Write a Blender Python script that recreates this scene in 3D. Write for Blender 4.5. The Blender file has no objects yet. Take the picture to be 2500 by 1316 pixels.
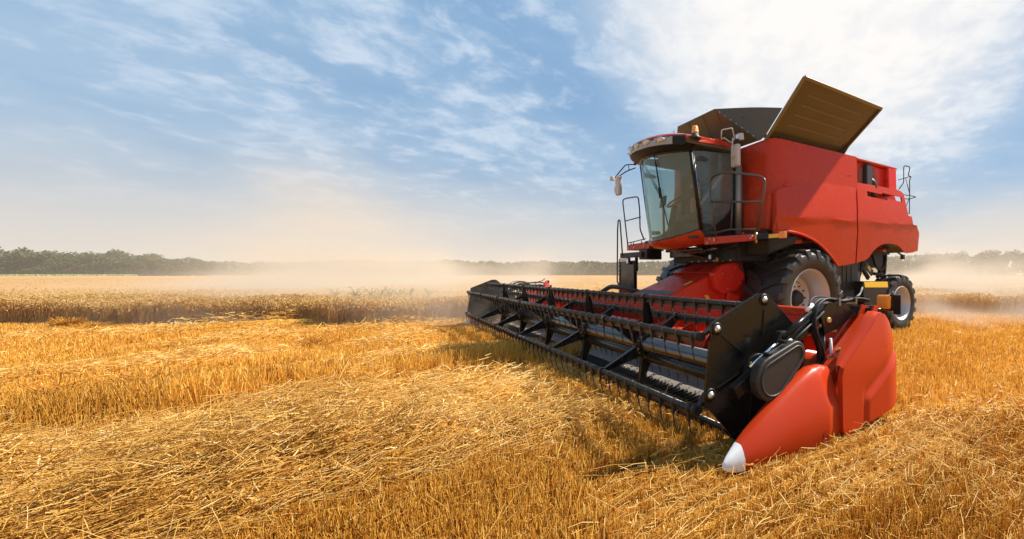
import bpy, bmesh, math, random
import numpy as np
from mathutils import Vector, Matrix

random.seed(7)
rng = np.random.default_rng(7)
scene = bpy.context.scene
col = scene.collection
R = math.radians
PI = math.pi

# ------------------------------------------------------------------ camera
CAM = np.array([7.09, -6.06, 1.40])
FW = np.array([-.7419, .6705])          # viewing direction on the ground plan
RT = np.array([.6705, .7419])           # to the right of it
cam_d = bpy.data.cameras.new('camera')
cam = bpy.data.objects.new('camera', cam_d)
col.objects.link(cam)
cam.location = CAM
cam.rotation_euler = (R(90), 0, math.atan2(-FW[0], FW[1]))
cam_d.sensor_width = 36.0
cam_d.lens = 36.0 * 1039.0 / 2500.0
cam_d.shift_x = (1250 - 1850) / 2500.0
cam_d.shift_y = (668 - 658) / 2500.0
cam_d.clip_start = 0.05
cam_d.clip_end = 6000
scene.camera = cam

# ------------------------------------------------------------------ light
SUN_R, SUN_D, SUN_EL = 0.905, 0.43, R(50)          # sun high to the right, beyond the machine
sx_, sy_ = SUN_R * RT + SUN_D * FW
n_ = math.hypot(sx_, sy_); sx_ /= n_; sy_ /= n_
SUN = Vector((sx_ * math.cos(SUN_EL), sy_ * math.cos(SUN_EL), math.sin(SUN_EL)))
sl = bpy.data.lights.new('sun', 'SUN')
sl.energy = 5.0
sl.angle = R(1.6)
sl.color = (1.0, .93, .82)
so = bpy.data.objects.new('sun', sl)
so.rotation_euler = SUN.to_track_quat('Z', 'Y').to_euler()
so.location = (20, 20, 30)
col.objects.link(so)

world = bpy.data.worlds.new('World')
scene.world = world
world.use_nodes = True
SKY_STRENGTH = 0.060
def build_world():
    nt = world.node_tree; N = nt.nodes; L = nt.links
    N.clear()
    out = N.new('ShaderNodeOutputWorld'); bg = N.new('ShaderNodeBackground')
    L.new(bg.outputs[0], out.inputs[0]); bg.inputs[1].default_value = SKY_STRENGTH
    sky = N.new('ShaderNodeTexSky'); sky.sky_type = 'NISHITA'; sky.sun_disc = False
    sky.sun_elevation = SUN_EL
    sky.sun_rotation = math.atan2(SUN.x, SUN.y)
    sky.altitude = 100; sky.air_density = 1.0; sky.dust_density = 0.6; sky.ozone_density = 2.2
    tc = N.new('ShaderNodeTexCoord')
    sep = N.new('ShaderNodeSeparateXYZ'); L.new(tc.outputs['Generated'], sep.inputs[0])
    def M(op, a, b=None, c=None, clamp=False):
        n = N.new('ShaderNodeMath'); n.operation = op; n.use_clamp = clamp
        for i, v in enumerate((a, b, c)):
            if v is None: continue
            if isinstance(v, (int, float)): n.inputs[i].default_value = v
            else: L.new(v, n.inputs[i])
        return n.outputs[0]
    def ramp(fac, a, b, lo=0., hi=1.):
        n = N.new('ShaderNodeMapRange'); n.interpolation_type = 'SMOOTHSTEP'
        L.new(fac, n.inputs[0]); n.inputs[1].default_value = a; n.inputs[2].default_value = b
        n.inputs[3].default_value = lo; n.inputs[4].default_value = hi
        return n.outputs[0]
    def mix(fac, a, b):
        n = N.new('ShaderNodeMix'); n.data_type = 'RGBA'
        L.new(fac, n.inputs[0])
        for s, v in ((6, a), (7, b)):
            if isinstance(v, tuple): n.inputs[s].default_value = (*v, 1)
            else: L.new(v, n.inputs[s])
        return n.outputs[2]
    # cloud layer: the view direction projected on a flat deck overhead
    zz = M('ADD', M('MAXIMUM', sep.outputs[2], 0.0), 0.16)
    cx = M('DIVIDE', sep.outputs[0], zz); cy = M('DIVIDE', sep.outputs[1], zz)
    cmb = N.new('ShaderNodeCombineXYZ'); L.new(cx, cmb.inputs[0]); L.new(cy, cmb.inputs[1])
    def noise(scale, detail, rough, dist=0., off=(0, 0, 0), st=(1, 1, 1)):
        mp = N.new('ShaderNodeMapping'); L.new(cmb.outputs[0], mp.inputs[0])
        mp.inputs['Location'].default_value = off; mp.inputs['Scale'].default_value = st
        mp.inputs['Rotation'].default_value = (0, 0, .9)
        n = N.new('ShaderNodeTexNoise'); n.inputs['Scale'].default_value = scale
        n.inputs['Detail'].default_value = detail; n.inputs['Roughness'].default_value = rough
        n.inputs['Distortion'].default_value = dist
        L.new(mp.outputs[0], n.inputs[0]); return n.outputs[0]
    big = noise(.55, 4, .5, .3, (3.1, 1.7, 0))
    fine = noise(6.5, 11, .62, .25, (.4, 5.2, 0), (1, 1.1, 1))
    med = noise(1.9, 7, .56, .3, (7.3, 2.2, 0), (1, 1.1, 1))
    def lobe(v, a, b):
        dt = N.new('ShaderNodeVectorMath'); dt.operation = 'DOT_PRODUCT'
        L.new(tc.outputs['Generated'], dt.inputs[0]); dt.inputs[1].default_value = Vector(v).normalized()
        return ramp(dt.outputs['Value'], a, b)
    # a bank of brighter, thicker cloud high over the machine, thinning to the left
    def vdir(u, v): 
        r_, z_ = (u - 1850) / 1039, (668 - v) / 1039
        return (FW[0] + r_ * RT[0], FW[1] + r_ * RT[1], z_)
    bank = lobe(vdir(2050, -60), .84, 1.0)
    bank2 = lobe(vdir(1000, 60), .86, 1.0)
    sund = lobe(SUN, .0, .95)
    thick = M('ADD', M('MULTIPLY', fine, .72), M('MULTIPLY', med, .40))
    thick = M('ADD', thick, M('ADD', M('MULTIPLY', bank, .17), M('MULTIPLY', bank2, .09)))
    veil = ramp(M('ADD', M('MULTIPLY', big, .6), M('MULTIPLY', med, .6)), .38, .72, .45, .92)
    puff = ramp(thick, .585, .80, 0., .85)
    pale = mix(ramp(sep.outputs[2], .1, .55), (4.1, 5.5, 7.0), (3.0, 4.7, 6.8))
    c0 = N.new('ShaderNodeMix'); c0.data_type = 'RGBA'; c0.inputs[0].default_value = .6
    L.new(sky.outputs[0], c0.inputs[6]); c0.inputs[7].default_value = (.8, 3.1, 6.3, 1)
    c1 = mix(veil, c0.outputs[2], pale)
    cloud_c = mix(bank, (5.9, 6.9, 8.2), (8.9, 9.0, 9.2))
    puff = M('MULTIPLY', puff, M('ADD', M('MULTIPLY', M('MAXIMUM', bank, bank2), .6), .4))
    c2 = mix(puff, c1, cloud_c)
    c2 = mix(M('MULTIPLY', lobe(vdir(2020, -120), .86, .99), .80), c2, (9.6, 9.2, 8.8))
    # dusty, pale air low over the horizon
    low = ramp(sep.outputs[2], .0, .24, .95, 0.)
    c3 = mix(low, c2, (6.9, 6.45, 5.9))
    L.new(c3, bg.inputs[0])
build_world()

scene.view_settings.view_transform = 'Standard'
scene.view_settings.look = 'None'
scene.view_settings.exposure = 0.85
scene.view_settings.gamma = 1.0
scene.view_settings.use_curve_mapping = False
scene.cycles.use_denoising = True
scene.cycles.max_bounces = 8
scene.cycles.diffuse_bounces = 3
scene.cycles.transparent_max_bounces = 16
scene.cycles.volume_bounces = 1
scene.cycles.sample_clamp_indirect = 6

# ------------------------------------------------------------------ materials
def principled(name, base, rough=.5, metal=0., coat=0., var=0., vscale=4., bump=0., bscale=60., dust=0., spec=None):
    m = bpy.data.materials.new(name); m.use_nodes = True
    nt = m.node_tree; N = nt.nodes; L = nt.links; b = N['Principled BSDF']
    b.inputs['Base Color'].default_value = (*base, 1); b.inputs['Roughness'].default_value = rough
    b.inputs['Metallic'].default_value = metal; b.inputs['Coat Weight'].default_value = coat
    b.inputs['Coat Roughness'].default_value = .06
    if spec is not None: b.inputs['Specular IOR Level'].default_value = spec
    tc = N.new('ShaderNodeTexCoord')
    last = None
    if var or dust:
        n = N.new('ShaderNodeTexNoise'); n.inputs['Scale'].default_value = vscale; n.inputs['Detail'].default_value = 6
        n.inputs['Roughness'].default_value = .6
        L.new(tc.outputs['Object'], n.inputs[0])
        mr = N.new('ShaderNodeMapRange'); mr.inputs[1].default_value = .3; mr.inputs[2].default_value = .75
        mr.inputs[3].default_value = 0; mr.inputs[4].default_value = 1
        L.new(n.outputs[0], mr.inputs[0])
        mx = N.new('ShaderNodeMix'); mx.data_type = 'RGBA'
        mm = N.new('ShaderNodeMath'); mm.operation = 'MULTIPLY'; L.new(mr.outputs[0], mm.inputs[0]); mm.inputs[1].default_value = max(var, dust)
        L.new(mm.outputs[0], mx.inputs[0])
        mx.inputs[6].default_value = (*base, 1)
        mx.inputs[7].default_value = ((.42, .30, .17, 1) if dust else (*[c * .55 for c in base], 1))
        L.new(mx.outputs[2], b.inputs['Base Color'])
        rr = N.new('ShaderNodeMath'); rr.operation = 'MULTIPLY_ADD'; L.new(mr.outputs[0], rr.inputs[0])
        rr.inputs[1].default_value = .18 if dust else .1; rr.inputs[2].default_value = rough
        L.new(rr.outputs[0], b.inputs['Roughness'])
    if bump:
        n2 = N.new('ShaderNodeTexNoise'); n2.inputs['Scale'].default_value = bscale; n2.inputs['Detail'].default_value = 4
        L.new(tc.outputs['Object'], n2.inputs[0])
        bp = N.new('ShaderNodeBump'); bp.inputs['Strength'].default_value = bump; bp.inputs['Distance'].default_value = .01
        L.new(n2.outputs[0], bp.inputs['Height']); L.new(bp.outputs[0], b.inputs['Normal'])
    return m

RED = principled('red_paint', (.46, .034, .005), .18, 0, 0, dust=.02, vscale=2.2, spec=.24)
REDD = principled('red_paint_shade_lift', (.62, .020, .004), .22, 0, 0, dust=.015, vscale=3, spec=.30)  # same red, base raised to offset the shade on feeder and back wall
REDP = principled('red_moulded_plastic', (.45, .033, .005), .25, 0, 0, dust=.025, vscale=2.5, spec=.28)
BLK = principled('black_gloss_paint', (.005, .005, .005), .16, 0, 0, dust=.010, vscale=4, spec=.30)
BLKM = principled('black_satin_metal', (.005, .005, .005), .36, 0, 0, dust=.012, vscale=6, spec=.25)
DGREY = principled('dark_grey_plastic', (.020, .019, .0175), .45, var=.2, vscale=5, bump=.15, bscale=200)
BROWNBLK = principled('olive_black_sheet_metal', (.055, .050, .025), .24, 0, .1, dust=.08, vscale=1.6)
RUB = principled('tyre_rubber', (.0105, .010, .0095), .40, dust=.045, vscale=5, bump=.2, bscale=90)
SILV = principled('silver_painted_rim', (.50, .50, .50), .36, .55, .1, dust=.12, vscale=5)
STEEL = principled('worn_steel', (.30, .29, .28), .22, .9, var=.5, vscale=9)
VISOR = principled('black_plastic', (.009, .009, .009), .5, spec=.2)
RIB = principled('olive_edge_highlight', (.15, .13, .075), .3)  # the lid's olive made lighter: edge highlights painted on rims and ribs
BARM = principled('black_polished_bar', (.045, .044, .042), .24, .65, var=.3, vscale=6)
TUBE = principled('dark_polished_steel', (.15, .145, .14), .16, .92, var=.4, vscale=3)
CHROME = principled('chromed_rod', (.75, .75, .75), .12, 1.)
GALV = principled('grey_pipe', (.30, .28, .25), .36, .4, var=.2)
RAIL = principled('brown_grey_rail', (.10, .088, .072), .28, .5, var=.2)
WHITE = principled('white_plastic', (.80, .80, .79), .38, dust=.06, vscale=9)
MIRG = principled('grey_mirror_housing', (.50, .49, .47), .42, var=.2)
YEL = principled('yellow_reflective_tape', (.80, .50, .02), .45, bump=.1, bscale=400)
GREYST = principled('grey_grip_strip', (.12, .115, .11), .8, bump=.4, bscale=400)
BRASS = principled('zinc_yellow_bolt', (.60, .46, .20), .3, .9)
BOLT = principled('zinc_bolt', (.62, .61, .60), .3, .9)
SHEET = principled('worn_floor_sheet', (.24, .21, .18), .5, .2, var=.5, vscale=5)
HOSE = principled('black_rubber_hose', (.010, .010, .010), .5, spec=.3)
SEAT = principled('seat_fabric', (.035, .035, .04), .85)
LENS = principled('clear_lamp_lens', (.52, .72, 1.), .16, .4, .3, bump=.3, bscale=90)
AMB = principled('amber_lens', (.90, .30, .010), .18, 0, .5, bump=.7, bscale=160)

def glass_mat():
    m = bpy.data.materials.new('tinted_cab_glass'); m.use_nodes = True
    nt = m.node_tree; N = nt.nodes; L = nt.links; N.clear()
    out = N.new('ShaderNodeOutputMaterial')
    tr = N.new('ShaderNodeBsdfTransparent'); tr.inputs[0].default_value = (.82, .91, .90, 1)
    df = N.new('ShaderNodeBsdfDiffuse'); df.inputs[0].default_value = (.38, .47, .44, 1)
    gl = N.new('ShaderNodeBsdfGlossy'); gl.inputs['Roughness'].default_value = .02
    gl.inputs[0].default_value = (.66, .86, .84, 1)
    fr = N.new('ShaderNodeFresnel'); fr.inputs[0].default_value = 1.5
    m1 = N.new('ShaderNodeMixShader'); m1.inputs[0].default_value = .15
    L.new(tr.outputs[0], m1.inputs[1]); L.new(df.outputs[0], m1.inputs[2])
    m2 = N.new('ShaderNodeMixShader'); 
    geo = N.new('ShaderNodeNewGeometry'); fm = N.new('ShaderNodeMath'); fm.operation = 'SUBTRACT'; fm.use_clamp = True
    L.new(fr.outputs[0], fm.inputs[0]); L.new(geo.outputs['Backfacing'], fm.inputs[1]); L.new(fm.outputs[0], m2.inputs[0])
    L.new(m1.outputs[0], m2.inputs[1]); L.new(gl.outputs[0], m2.inputs[2])
    L.new(m2.outputs[0], out.inputs[0])
    return m
GLASS = glass_mat()

def straw_mat(name, cols, trans=.35, rough=.55, nscale=1.1):
    m = bpy.data.materials.new(name); m.use_nodes = True
    nt = m.node_tree; N = nt.nodes; L = nt.links; b = N['Principled BSDF']
    b.inputs['Roughness'].default_value = rough
    b.inputs['Specular IOR Level'].default_value = .35
    at = N.new('ShaderNodeAttribute'); at.attribute_name = 'tone'
    geo = N.new('ShaderNodeNewGeometry')
    n = N.new('ShaderNodeTexNoise'); n.inputs['Scale'].default_value = nscale; n.inputs['Detail'].default_value = 4
    L.new(geo.outputs['Position'], n.inputs[0])
    a = N.new('ShaderNodeMath'); a.operation = 'MULTIPLY_ADD'; L.new(n.outputs[0], a.inputs[0]); a.inputs[1].default_value = .7
    s = N.new('ShaderNodeMath'); s.operation = 'SUBTRACT'; L.new(at.outputs['Fac'], s.inputs[0]); s.inputs[1].default_value = .35
    L.new(s.outputs[0], a.inputs[2])
    cr = N.new('ShaderNodeValToRGB'); L.new(a.outputs[0], cr.inputs[0])
    els = cr.color_ramp.elements
    els[0].position = cols[0][0]; els[0].color = (*cols[0][1], 1)
    els[1].position = cols[-1][0]; els[1].color = (*cols[-1][1], 1)
    for p, c in cols[1:-1]:
        e = els.new(p); e.color = (*c, 1)
    L.new(cr.outputs[0], b.inputs['Base Color'])
    tl = N.new('ShaderNodeBsdfTranslucent'); L.new(cr.outputs[0], tl.inputs[0])
    mx = N.new('ShaderNodeMixShader'); mx.inputs[0].default_value = trans
    L.new(b.outputs[0], mx.inputs[1]); L.new(tl.outputs[0], mx.inputs[2])
    L.new(mx.outputs[0], N['Material Output'].inputs[0])
    return m
STUB = straw_mat('stubble_straw', [(.0, (.34, .13, .012)), (.35, (.68, .32, .036)), (.65, (.82, .47, .072)), (1., (.91, .67, .21))])
LOOSE = straw_mat('loose_straw', [(.0, (.38, .17, .022)), (.35, (.72, .40, .070)), (.7, (.85, .57, .17)), (1., (.92, .75, .38))])
WHEAT = straw_mat('ripe_wheat', [(.0, (.60, .36, .12)), (.4, (.72, .47, .165)), (.75, (.80, .58, .23)), (1., (.86, .68, .34))], .55)
LEAF = straw_mat('hazy_tree_leaves', [(.0, (.035, .052, .018)), (.5, (.060, .088, .028)), (1., (.10, .13, .042))], .3, .6, .15)
WEED = straw_mat('green_weed_leaves', [(.0, (.30, .33, .11)), (1., (.45, .47, .20))], .4)
BARK = principled('tree_bark', (.09, .07, .05), .9)

# ------------------------------------------------------------------ helpers
def tag(o, label=None, cat=None, group=None, kind=None):
    if label: o['label'] = label
    if cat: o['category'] = cat
    if group: o['group'] = group
    if kind: o['kind'] = kind
    return o

def empty(name, loc=(0, 0, 0), parent=None):
    o = bpy.data.objects.new(name, None); col.objects.link(o); o.location = loc
    o.empty_display_size = .2
    if parent: o.parent = parent
    return o

class MB:
    """collects shapes into one bmesh"""
    def __init__(s): s.bm = bmesh.new()
    def v(s, p): return s.bm.verts.new(p)
    def f(s, vs, smooth=False):
        try:
            fc = s.bm.faces.new(vs); fc.smooth = smooth; return fc
        except ValueError: return None
    def poly(s, pts, smooth=False): return s.f([s.v(p) for p in pts], smooth)
    def hexa(s, p):       # 8 points: bottom loop 0-3, top loop 4-7
        v = [s.v(q) for q in p]
        for q in ((3, 2, 1, 0), (4, 5, 6, 7), (0, 1, 5, 4), (1, 2, 6, 5), (2, 3, 7, 6), (3, 0, 4, 7)):
            s.f([v[i] for i in q])
        return s
    def box(s, x0, x1, y0, y1, z0, z1):
        return s.hexa([(x0, y0, z0), (x1, y0, z0), (x1, y1, z0), (x0, y1, z0), (x0, y0, z1), (x1, y0, z1), (x1, y1, z1), (x0, y1, z1)])
    def bar(s, a, b, w, h, up=(0, 0, 1)):      # rectangular bar from a to b
        a = Vector(a); b = Vector(b); d = (b - a).normalized(); up = Vector(up)
        sd = d.cross(up)
        if sd.length < 1e-4: sd = d.cross(Vector((1, 0, 0)))
        sd.normalize(); u = sd.cross(d).normalized()
        o = [sd * (i * w / 2) + u * (j * h / 2) for i, j in ((-1, -1), (1, -1), (1, 1), (-1, 1))]
        return s.hexa([a + q for q in o] + [b + q for q in o])
    def prism(s, pts2, ax, a0, a1):      # polygon in the plane normal to axis ax
        def mk(p, a):
            q = list(p); q.insert(ax, a); return q
        A = [s.v(mk(p, a0)) for p in pts2]; B = [s.v(mk(p, a1)) for p in pts2]
        s.f(A[::-1]); s.f(B)
        n = len(A)
        for i in range(n): s.f([A[i], A[(i + 1) % n], B[(i + 1) % n], B[i]])
        return s
    def tube(s, pts, r, n=8, caps=True, closed=False):
        P = [Vector(p) for p in pts]; rs = r if isinstance(r, (list, tuple)) else [r] * len(P)
        m = len(P); rings = []; prev = None
        for i, p in enumerate(P):
            if closed: d = (P[(i + 1) % m] - P[i - 1])
            else: d = (P[min(i + 1, m - 1)] - P[max(i - 1, 0)])
            d.normalize()
            if prev is None:
                t = Vector((0, 0, 1)) if abs(d.z) < .9 else Vector((1, 0, 0))
                u = d.cross(t).normalized()
            else:
                u = prev - d * prev.dot(d); u.normalize()
            prev = u; w = d.cross(u)
            rings.append([s.v(p + (u * math.cos(2 * PI * k / n) + w * math.sin(2 * PI * k / n)) * rs[i]) for k in range(n)])
        for i in range(m if closed else m - 1):
            a, b = rings[i], rings[(i + 1) % m]
            for k in range(n): s.f([a[k], a[(k + 1) % n], b[(k + 1) % n], b[k]], True)
        if caps and not closed:
            s.f(rings[0][::-1]); s.f(rings[-1])
        return s
    def cyl(s, a, b, r, n=16): return s.tube([a, b], r, n)
    def lathe(s, prof, c, ax=0, n=40, sgn=1, smooth=True):   # prof: (along axis, radius)
        rings = []
        for a, r in prof:
            ring = []
            for k in range(n):
                t = 2 * PI * k / n
                q = [r * math.cos(t), r * math.sin(t)]; q.insert(ax, a * sgn)
                ring.append(s.v((c[0] + q[0], c[1] + q[1], c[2] + q[2])))
            rings.append(ring)
        for i in range(len(rings) - 1):
            for k in range(n):
                s.f([rings[i][k], rings[i][(k + 1) % n], rings[i + 1][(k + 1) % n], rings[i + 1][k]], smooth)
        return s
    def grid(s, P, smooth=True):           # P[i][j] points
        V = [[s.v(p) for p in row] for row in P]
        for i in range(len(V) - 1):
            for j in range(len(V[0]) - 1):
                s.f([V[i][j], V[i][j + 1], V[i + 1][j + 1], V[i + 1][j]], smooth)
        return s
    def shell(s, P, t):         # closed thin shell from a grid, thickness vector t
        t = Vector(t); V = [[s.v(p) for p in row] for row in P]; W = [[s.v(Vector(p) + t) for p in row] for row in P]
        n, m = len(V), len(V[0])
        for i in range(n - 1):
            for j in range(m - 1):
                s.f([V[i][j], V[i][j + 1], V[i + 1][j + 1], V[i + 1][j]], True)
                s.f([W[i][j], W[i + 1][j], W[i + 1][j + 1], W[i][j + 1]], True)
        ed = [(i, 0, i + 1, 0) for i in range(n - 1)] + [(i, m - 1, i + 1, m - 1) for i in range(n - 1)] + \
             [(0, j, 0, j + 1) for j in range(m - 1)] + [(n - 1, j, n - 1, j + 1) for j in range(m - 1)]
        for a, b, c, d in ed: s.f([V[a][b], V[c][d], W[c][d], W[a][b]])
        return s
    def build(s, name, mat, parent=None, bevel=0., fix=True, sharp=None, kind=None, seg=2):
        bm = s.bm
        if fix: bmesh.ops.recalc_face_normals(bm, faces=bm.faces[:])
        me = bpy.data.meshes.new(name); bm.to_mesh(me); bm.free()
        me.materials.append(mat)
        if sharp is not None:
            me.polygons.foreach_set('use_smooth', [True] * len(me.polygons))
            me.set_sharp_from_angle(angle=R(sharp))
        o = bpy.data.objects.new(name, me); col.objects.link(o)
        if parent: o.parent = parent
        if bevel:
            b = o.modifiers.new('bevel', 'BEVEL'); b.width = bevel; b.segments = seg
            b.limit_method = 'ANGLE'; b.angle_limit = R(40); b.harden_normals = False
        if kind: o['kind'] = kind
        return o

def fillet(pts, r, n=5):
    """round the corners of a polyline"""
    P = [Vector(p) for p in pts]; out = [P[0]]
    for i in range(1, len(P) - 1):
        a = P[i - 1] - P[i]; b = P[i + 1] - P[i]
        t = min(r, a.length * .45, b.length * .45)
        p0 = P[i] + a.normalized() * t; p1 = P[i] + b.normalized() * t
        for k in range(n + 1):
            u = k / n
            out.append(p0 * (1 - u) ** 2 + P[i] * 2 * u * (1 - u) + p1 * u * u)
    out.append(P[-1]); return out

def smooth_line(pts, n=6):
    """Catmull-Rom through points"""
    P = [Vector(p) for p in pts]; P = [P[0] * 2 - P[1]] + P + [P[-1] * 2 - P[-2]]; out = []
    for i in range(1, len(P) - 2):
        for k in range(n):
            t = k / n; a, b, c, d = P[i - 1], P[i], P[i + 1], P[i + 2]
            out.append(.5 * ((2 * b) + (c - a) * t + (2 * a - 5 * b + 4 * c - d) * t * t + (3 * b - a - 3 * c + d) * t ** 3))
    out.append(P[-2]); return out

def panel(name, outline, xfun, thick, ycuts, zcuts, mat, parent, sx=1, sharp=22, bevel=.012, holes=()):
    """a sheet whose outline lies in the y-z plane and whose x follows xfun(y, z)"""
    bm = bmesh.new()
    vs = [bm.verts.new((0, y, z)) for y, z in outline]
    bm.faces.new(vs)
    for y in ycuts: bmesh.ops.bisect_plane(bm, geom=bm.verts[:] + bm.edges[:] + bm.faces[:], plane_co=(0, y, 0), plane_no=(0, 1, 0))
    for z in zcuts: bmesh.ops.bisect_plane(bm, geom=bm.verts[:] + bm.edges[:] + bm.faces[:], plane_co=(0, 0, z), plane_no=(0, 0, 1))
    if holes:
        rm = []
        for f in bm.faces:
            c = f.calc_center_median()
            if any(a < c.y < b and zl(c.y) < c.z < zh(c.y) for a, b, zl, zh in holes): rm.append(f)
        bmesh.ops.delete(bm, geom=rm, context='FACES')
    bmesh.ops.triangulate(bm, faces=[f for f in bm.faces if len(f.verts) > 4])
    for v in bm.verts: v.co.x = sx * xfun(v.co.y, v.co.z)
    ret = bmesh.ops.extrude_face_region(bm, geom=bm.faces[:])
    for e in ret['geom']:
        if isinstance(e, bmesh.types.BMVert): e.co.x -= sx * thick
    m = MB(); m.bm.free(); m.bm = bm
    return m.build(name, mat, parent, bevel, True, sharp)

# ------------------------------------------------------------------ the field
def cam_frame(x, y):
    dx, dy = x - CAM[0], y - CAM[1]
    return dx * RT[0] + dy * RT[1], dx * FW[0] + dy * FW[1]      # right, depth
def to_world(r, d):
    return CAM[0] + d * FW[0] + r * RT[0], CAM[1] + d * FW[1] + r * RT[1]

def vnoise(x, y, s, seed=0):
    """cheap smooth value noise, vectorised"""
    x = np.asarray(x, float) / s + seed * 17.3; y = np.asarray(y, float) / s + seed * 9.1
    xi = np.floor(x); yi = np.floor(y); u = x - xi; v = y - yi
    u = u * u * (3 - 2 * u); v = v * v * (3 - 2 * v)
    h = lambda a, b: np.modf(np.abs(np.sin(a * 127.1 + b * 311.7 + seed * 7.7) * 43758.5453))[0]
    return (h(xi, yi) * (1 - u) + h(xi + 1, yi) * u) * (1 - v) + (h(xi, yi + 1) * (1 - u) + h(xi + 1, yi + 1) * u) * v

def wave(y): return .18 * np.sin(y * .55 + .4) + .10 * np.sin(y * 1.37 + 1.)
RIDGES = ((-1.45, .14), (-3.6, .17), (-6.2, .20), (-9.2, .22), (-12.8, .22), (8.2, .06), (10.8, .08))
def swath_end(y): return 1 / (1 + np.exp((y + 4.75) * 4.))
def windrow(x, y):
    """height of the swaths of straw lying on the ground"""
    x = np.asarray(x, float); y = np.asarray(y, float)
    w = wave(y)
    lump = .25 + .8 * vnoise(x, y, .55, 3) + .6 * vnoise(x, y, .2, 13)
    fade = swath_end(y)
    h = .36 * np.exp(-((x - 2.15 - w) / .38) ** 2) * lump * fade
    h += .33 * np.exp(-((x - 3.25 - .8 * w) / .38) ** 2) * (.2 + .9 * vnoise(x, y, .5, 15) + .6 * vnoise(x, y, .2, 16)) * fade
    h += .05 * np.exp(-((x - .65 - w) / .45) ** 2) * (.4 + .9 * vnoise(x, y, .8, 5))
    h += .09 * np.exp(-((x - 5.9 - .5 * w) / .6) ** 2) * (.1 + .9 * vnoise(x, y, .7, 8))
    for xc, a in RIDGES:
        h += a * np.exp(-((x - xc - 1.4 * w) / .36) ** 2) * np.clip(vnoise(x, y, 1.1, 11) * 2.0 - .35, 0, 2)
    return h
def ground_z(x, y):
    return .04 * (vnoise(x, y, 1.7, 1) - .5) + .015 * (vnoise(x, y, .35, 2) - .5)

def mesh_np(name, verts, faces, mat, tone=None, kind=None, smooth=False):
    """faces: (n,k) int array"""
    me = bpy.data.meshes.new(name)
    nv, nf, k = len(verts), len(faces), faces.shape[1]
    me.vertices.add(nv); me.vertices.foreach_set('co', np.ascontiguousarray(verts, np.float32).ravel())
    me.loops.add(nf * k); me.loops.foreach_set('vertex_index', np.ascontiguousarray(faces, np.int32).ravel())
    me.polygons.add(nf)
    me.polygons.foreach_set('loop_start', np.arange(0, nf * k, k, dtype=np.int32))
    me.polygons.foreach_set('loop_total', np.full(nf, k, np.int32))
    if smooth: me.polygons.foreach_set('use_smooth', np.ones(nf, bool))
    me.update(calc_edges=True); me.validate()
    me.materials.append(mat)
    if tone is not None:
        a = me.attributes.new('tone', 'FLOAT', 'POINT'); a.data.foreach_set('value', np.ascontiguousarray(tone, np.float32))
    o = bpy.data.objects.new(name, me); col.objects.link(o)
    if kind: o['kind'] = kind
    return o

def stalks(base, tip, width, tone, w_tip=.8):
    """three-sided straws from base to tip; returns verts, quad faces, tone"""
    n = len(base); d = tip - base
    L = np.linalg.norm(d, axis=1, keepdims=True); d = d / np.maximum(L, 1e-6)
    a = np.where(np.abs(d[:, 2:3]) < .8, np.array([[0, 0, 1.]]), np.array([[1., 0, 0]]))
    u = np.cross(d, a); u /= np.linalg.norm(u, axis=1, keepdims=True); w = np.cross(d, u)
    ph = rng.uniform(0, 2 * PI, n)
    V = np.empty((n, 6, 3))
    for k in range(3):
        t = ph + 2 * PI * k / 3
        o = (u * np.cos(t)[:, None] + w * np.sin(t)[:, None]) * (width[:, None] * .5)
        V[:, k] = base + o; V[:, 3 + k] = tip + o * w_tip
    i = np.arange(n)[:, None] * 6
    F = np.concatenate([i + np.array([[0, 1, 4, 3]]), i + np.array([[1, 2, 5, 4]]), i + np.array([[2, 0, 3, 5]])], 0)
    return V.reshape(-1, 3), F, np.repeat(tone, 6)

def ribbons(base, tip, width, tone, w_tip=.8):
    """flat blades for the straw that is too far off to show its roundness"""
    n = len(base); d = tip - base
    d = d / np.maximum(np.linalg.norm(d, axis=1, keepdims=True), 1e-6)
    u = np.cross(d, rng.normal(0, 1, (n, 3))); u /= np.linalg.norm(u, axis=1, keepdims=True)
    V = np.empty((n, 4, 3)); o = u * (width[:, None] * .5)
    V[:, 0] = base - o; V[:, 1] = base + o; V[:, 2] = tip + o * w_tip; V[:, 3] = tip - o * w_tip
    return V.reshape(-1, 3), np.arange(n)[:, None] * 4 + np.arange(4)[None], np.repeat(tone, 4)

def near_far(base, tip, width, tone, d, cut, w_tip=.8):
    a = d < cut; b = ~a
    return [stalks(base[a], tip[a], width[a], tone[a], w_tip), ribbons(base[b], tip[b], width[b] * 1.25, tone[b], w_tip)]

def join(parts):
    vs, fs, ts, off = [], [], [], 0
    for v, f, t in parts:
        vs.append(v); fs.append(f + off); ts.append(t); off += len(v)
    return np.concatenate(vs), np.concatenate(fs), np.concatenate(ts)

def sample(n, d0, d1, power, margin=1.5):
    """points on the ground in front of the camera, thinning out with distance"""
    u = rng.random(n)
    if abs(power) < 1e-6: d = d0 * (d1 / d0) ** u
    else: d = (d0 ** power + u * (d1 ** power - d0 ** power)) ** (1 / power)
    lo = -1.83 * d - margin; hi = .66 * d + margin
    r = lo + rng.random(n) * (hi - lo)
    x, y = to_world(r, d)
    return x, y, r, d

def edge_d(r):
    """distance at which the uncut wheat begins"""
    return np.interp(r, [-60, -9.5, -7, -4.5, 2, 8, 60], [10.85, 10.9, 13.1, 14.2, 14.4, 13.9, 13.9]) + .18 * np.sin(r * 1.3) + .1 * np.sin(r * 3.1 + 1)

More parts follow.
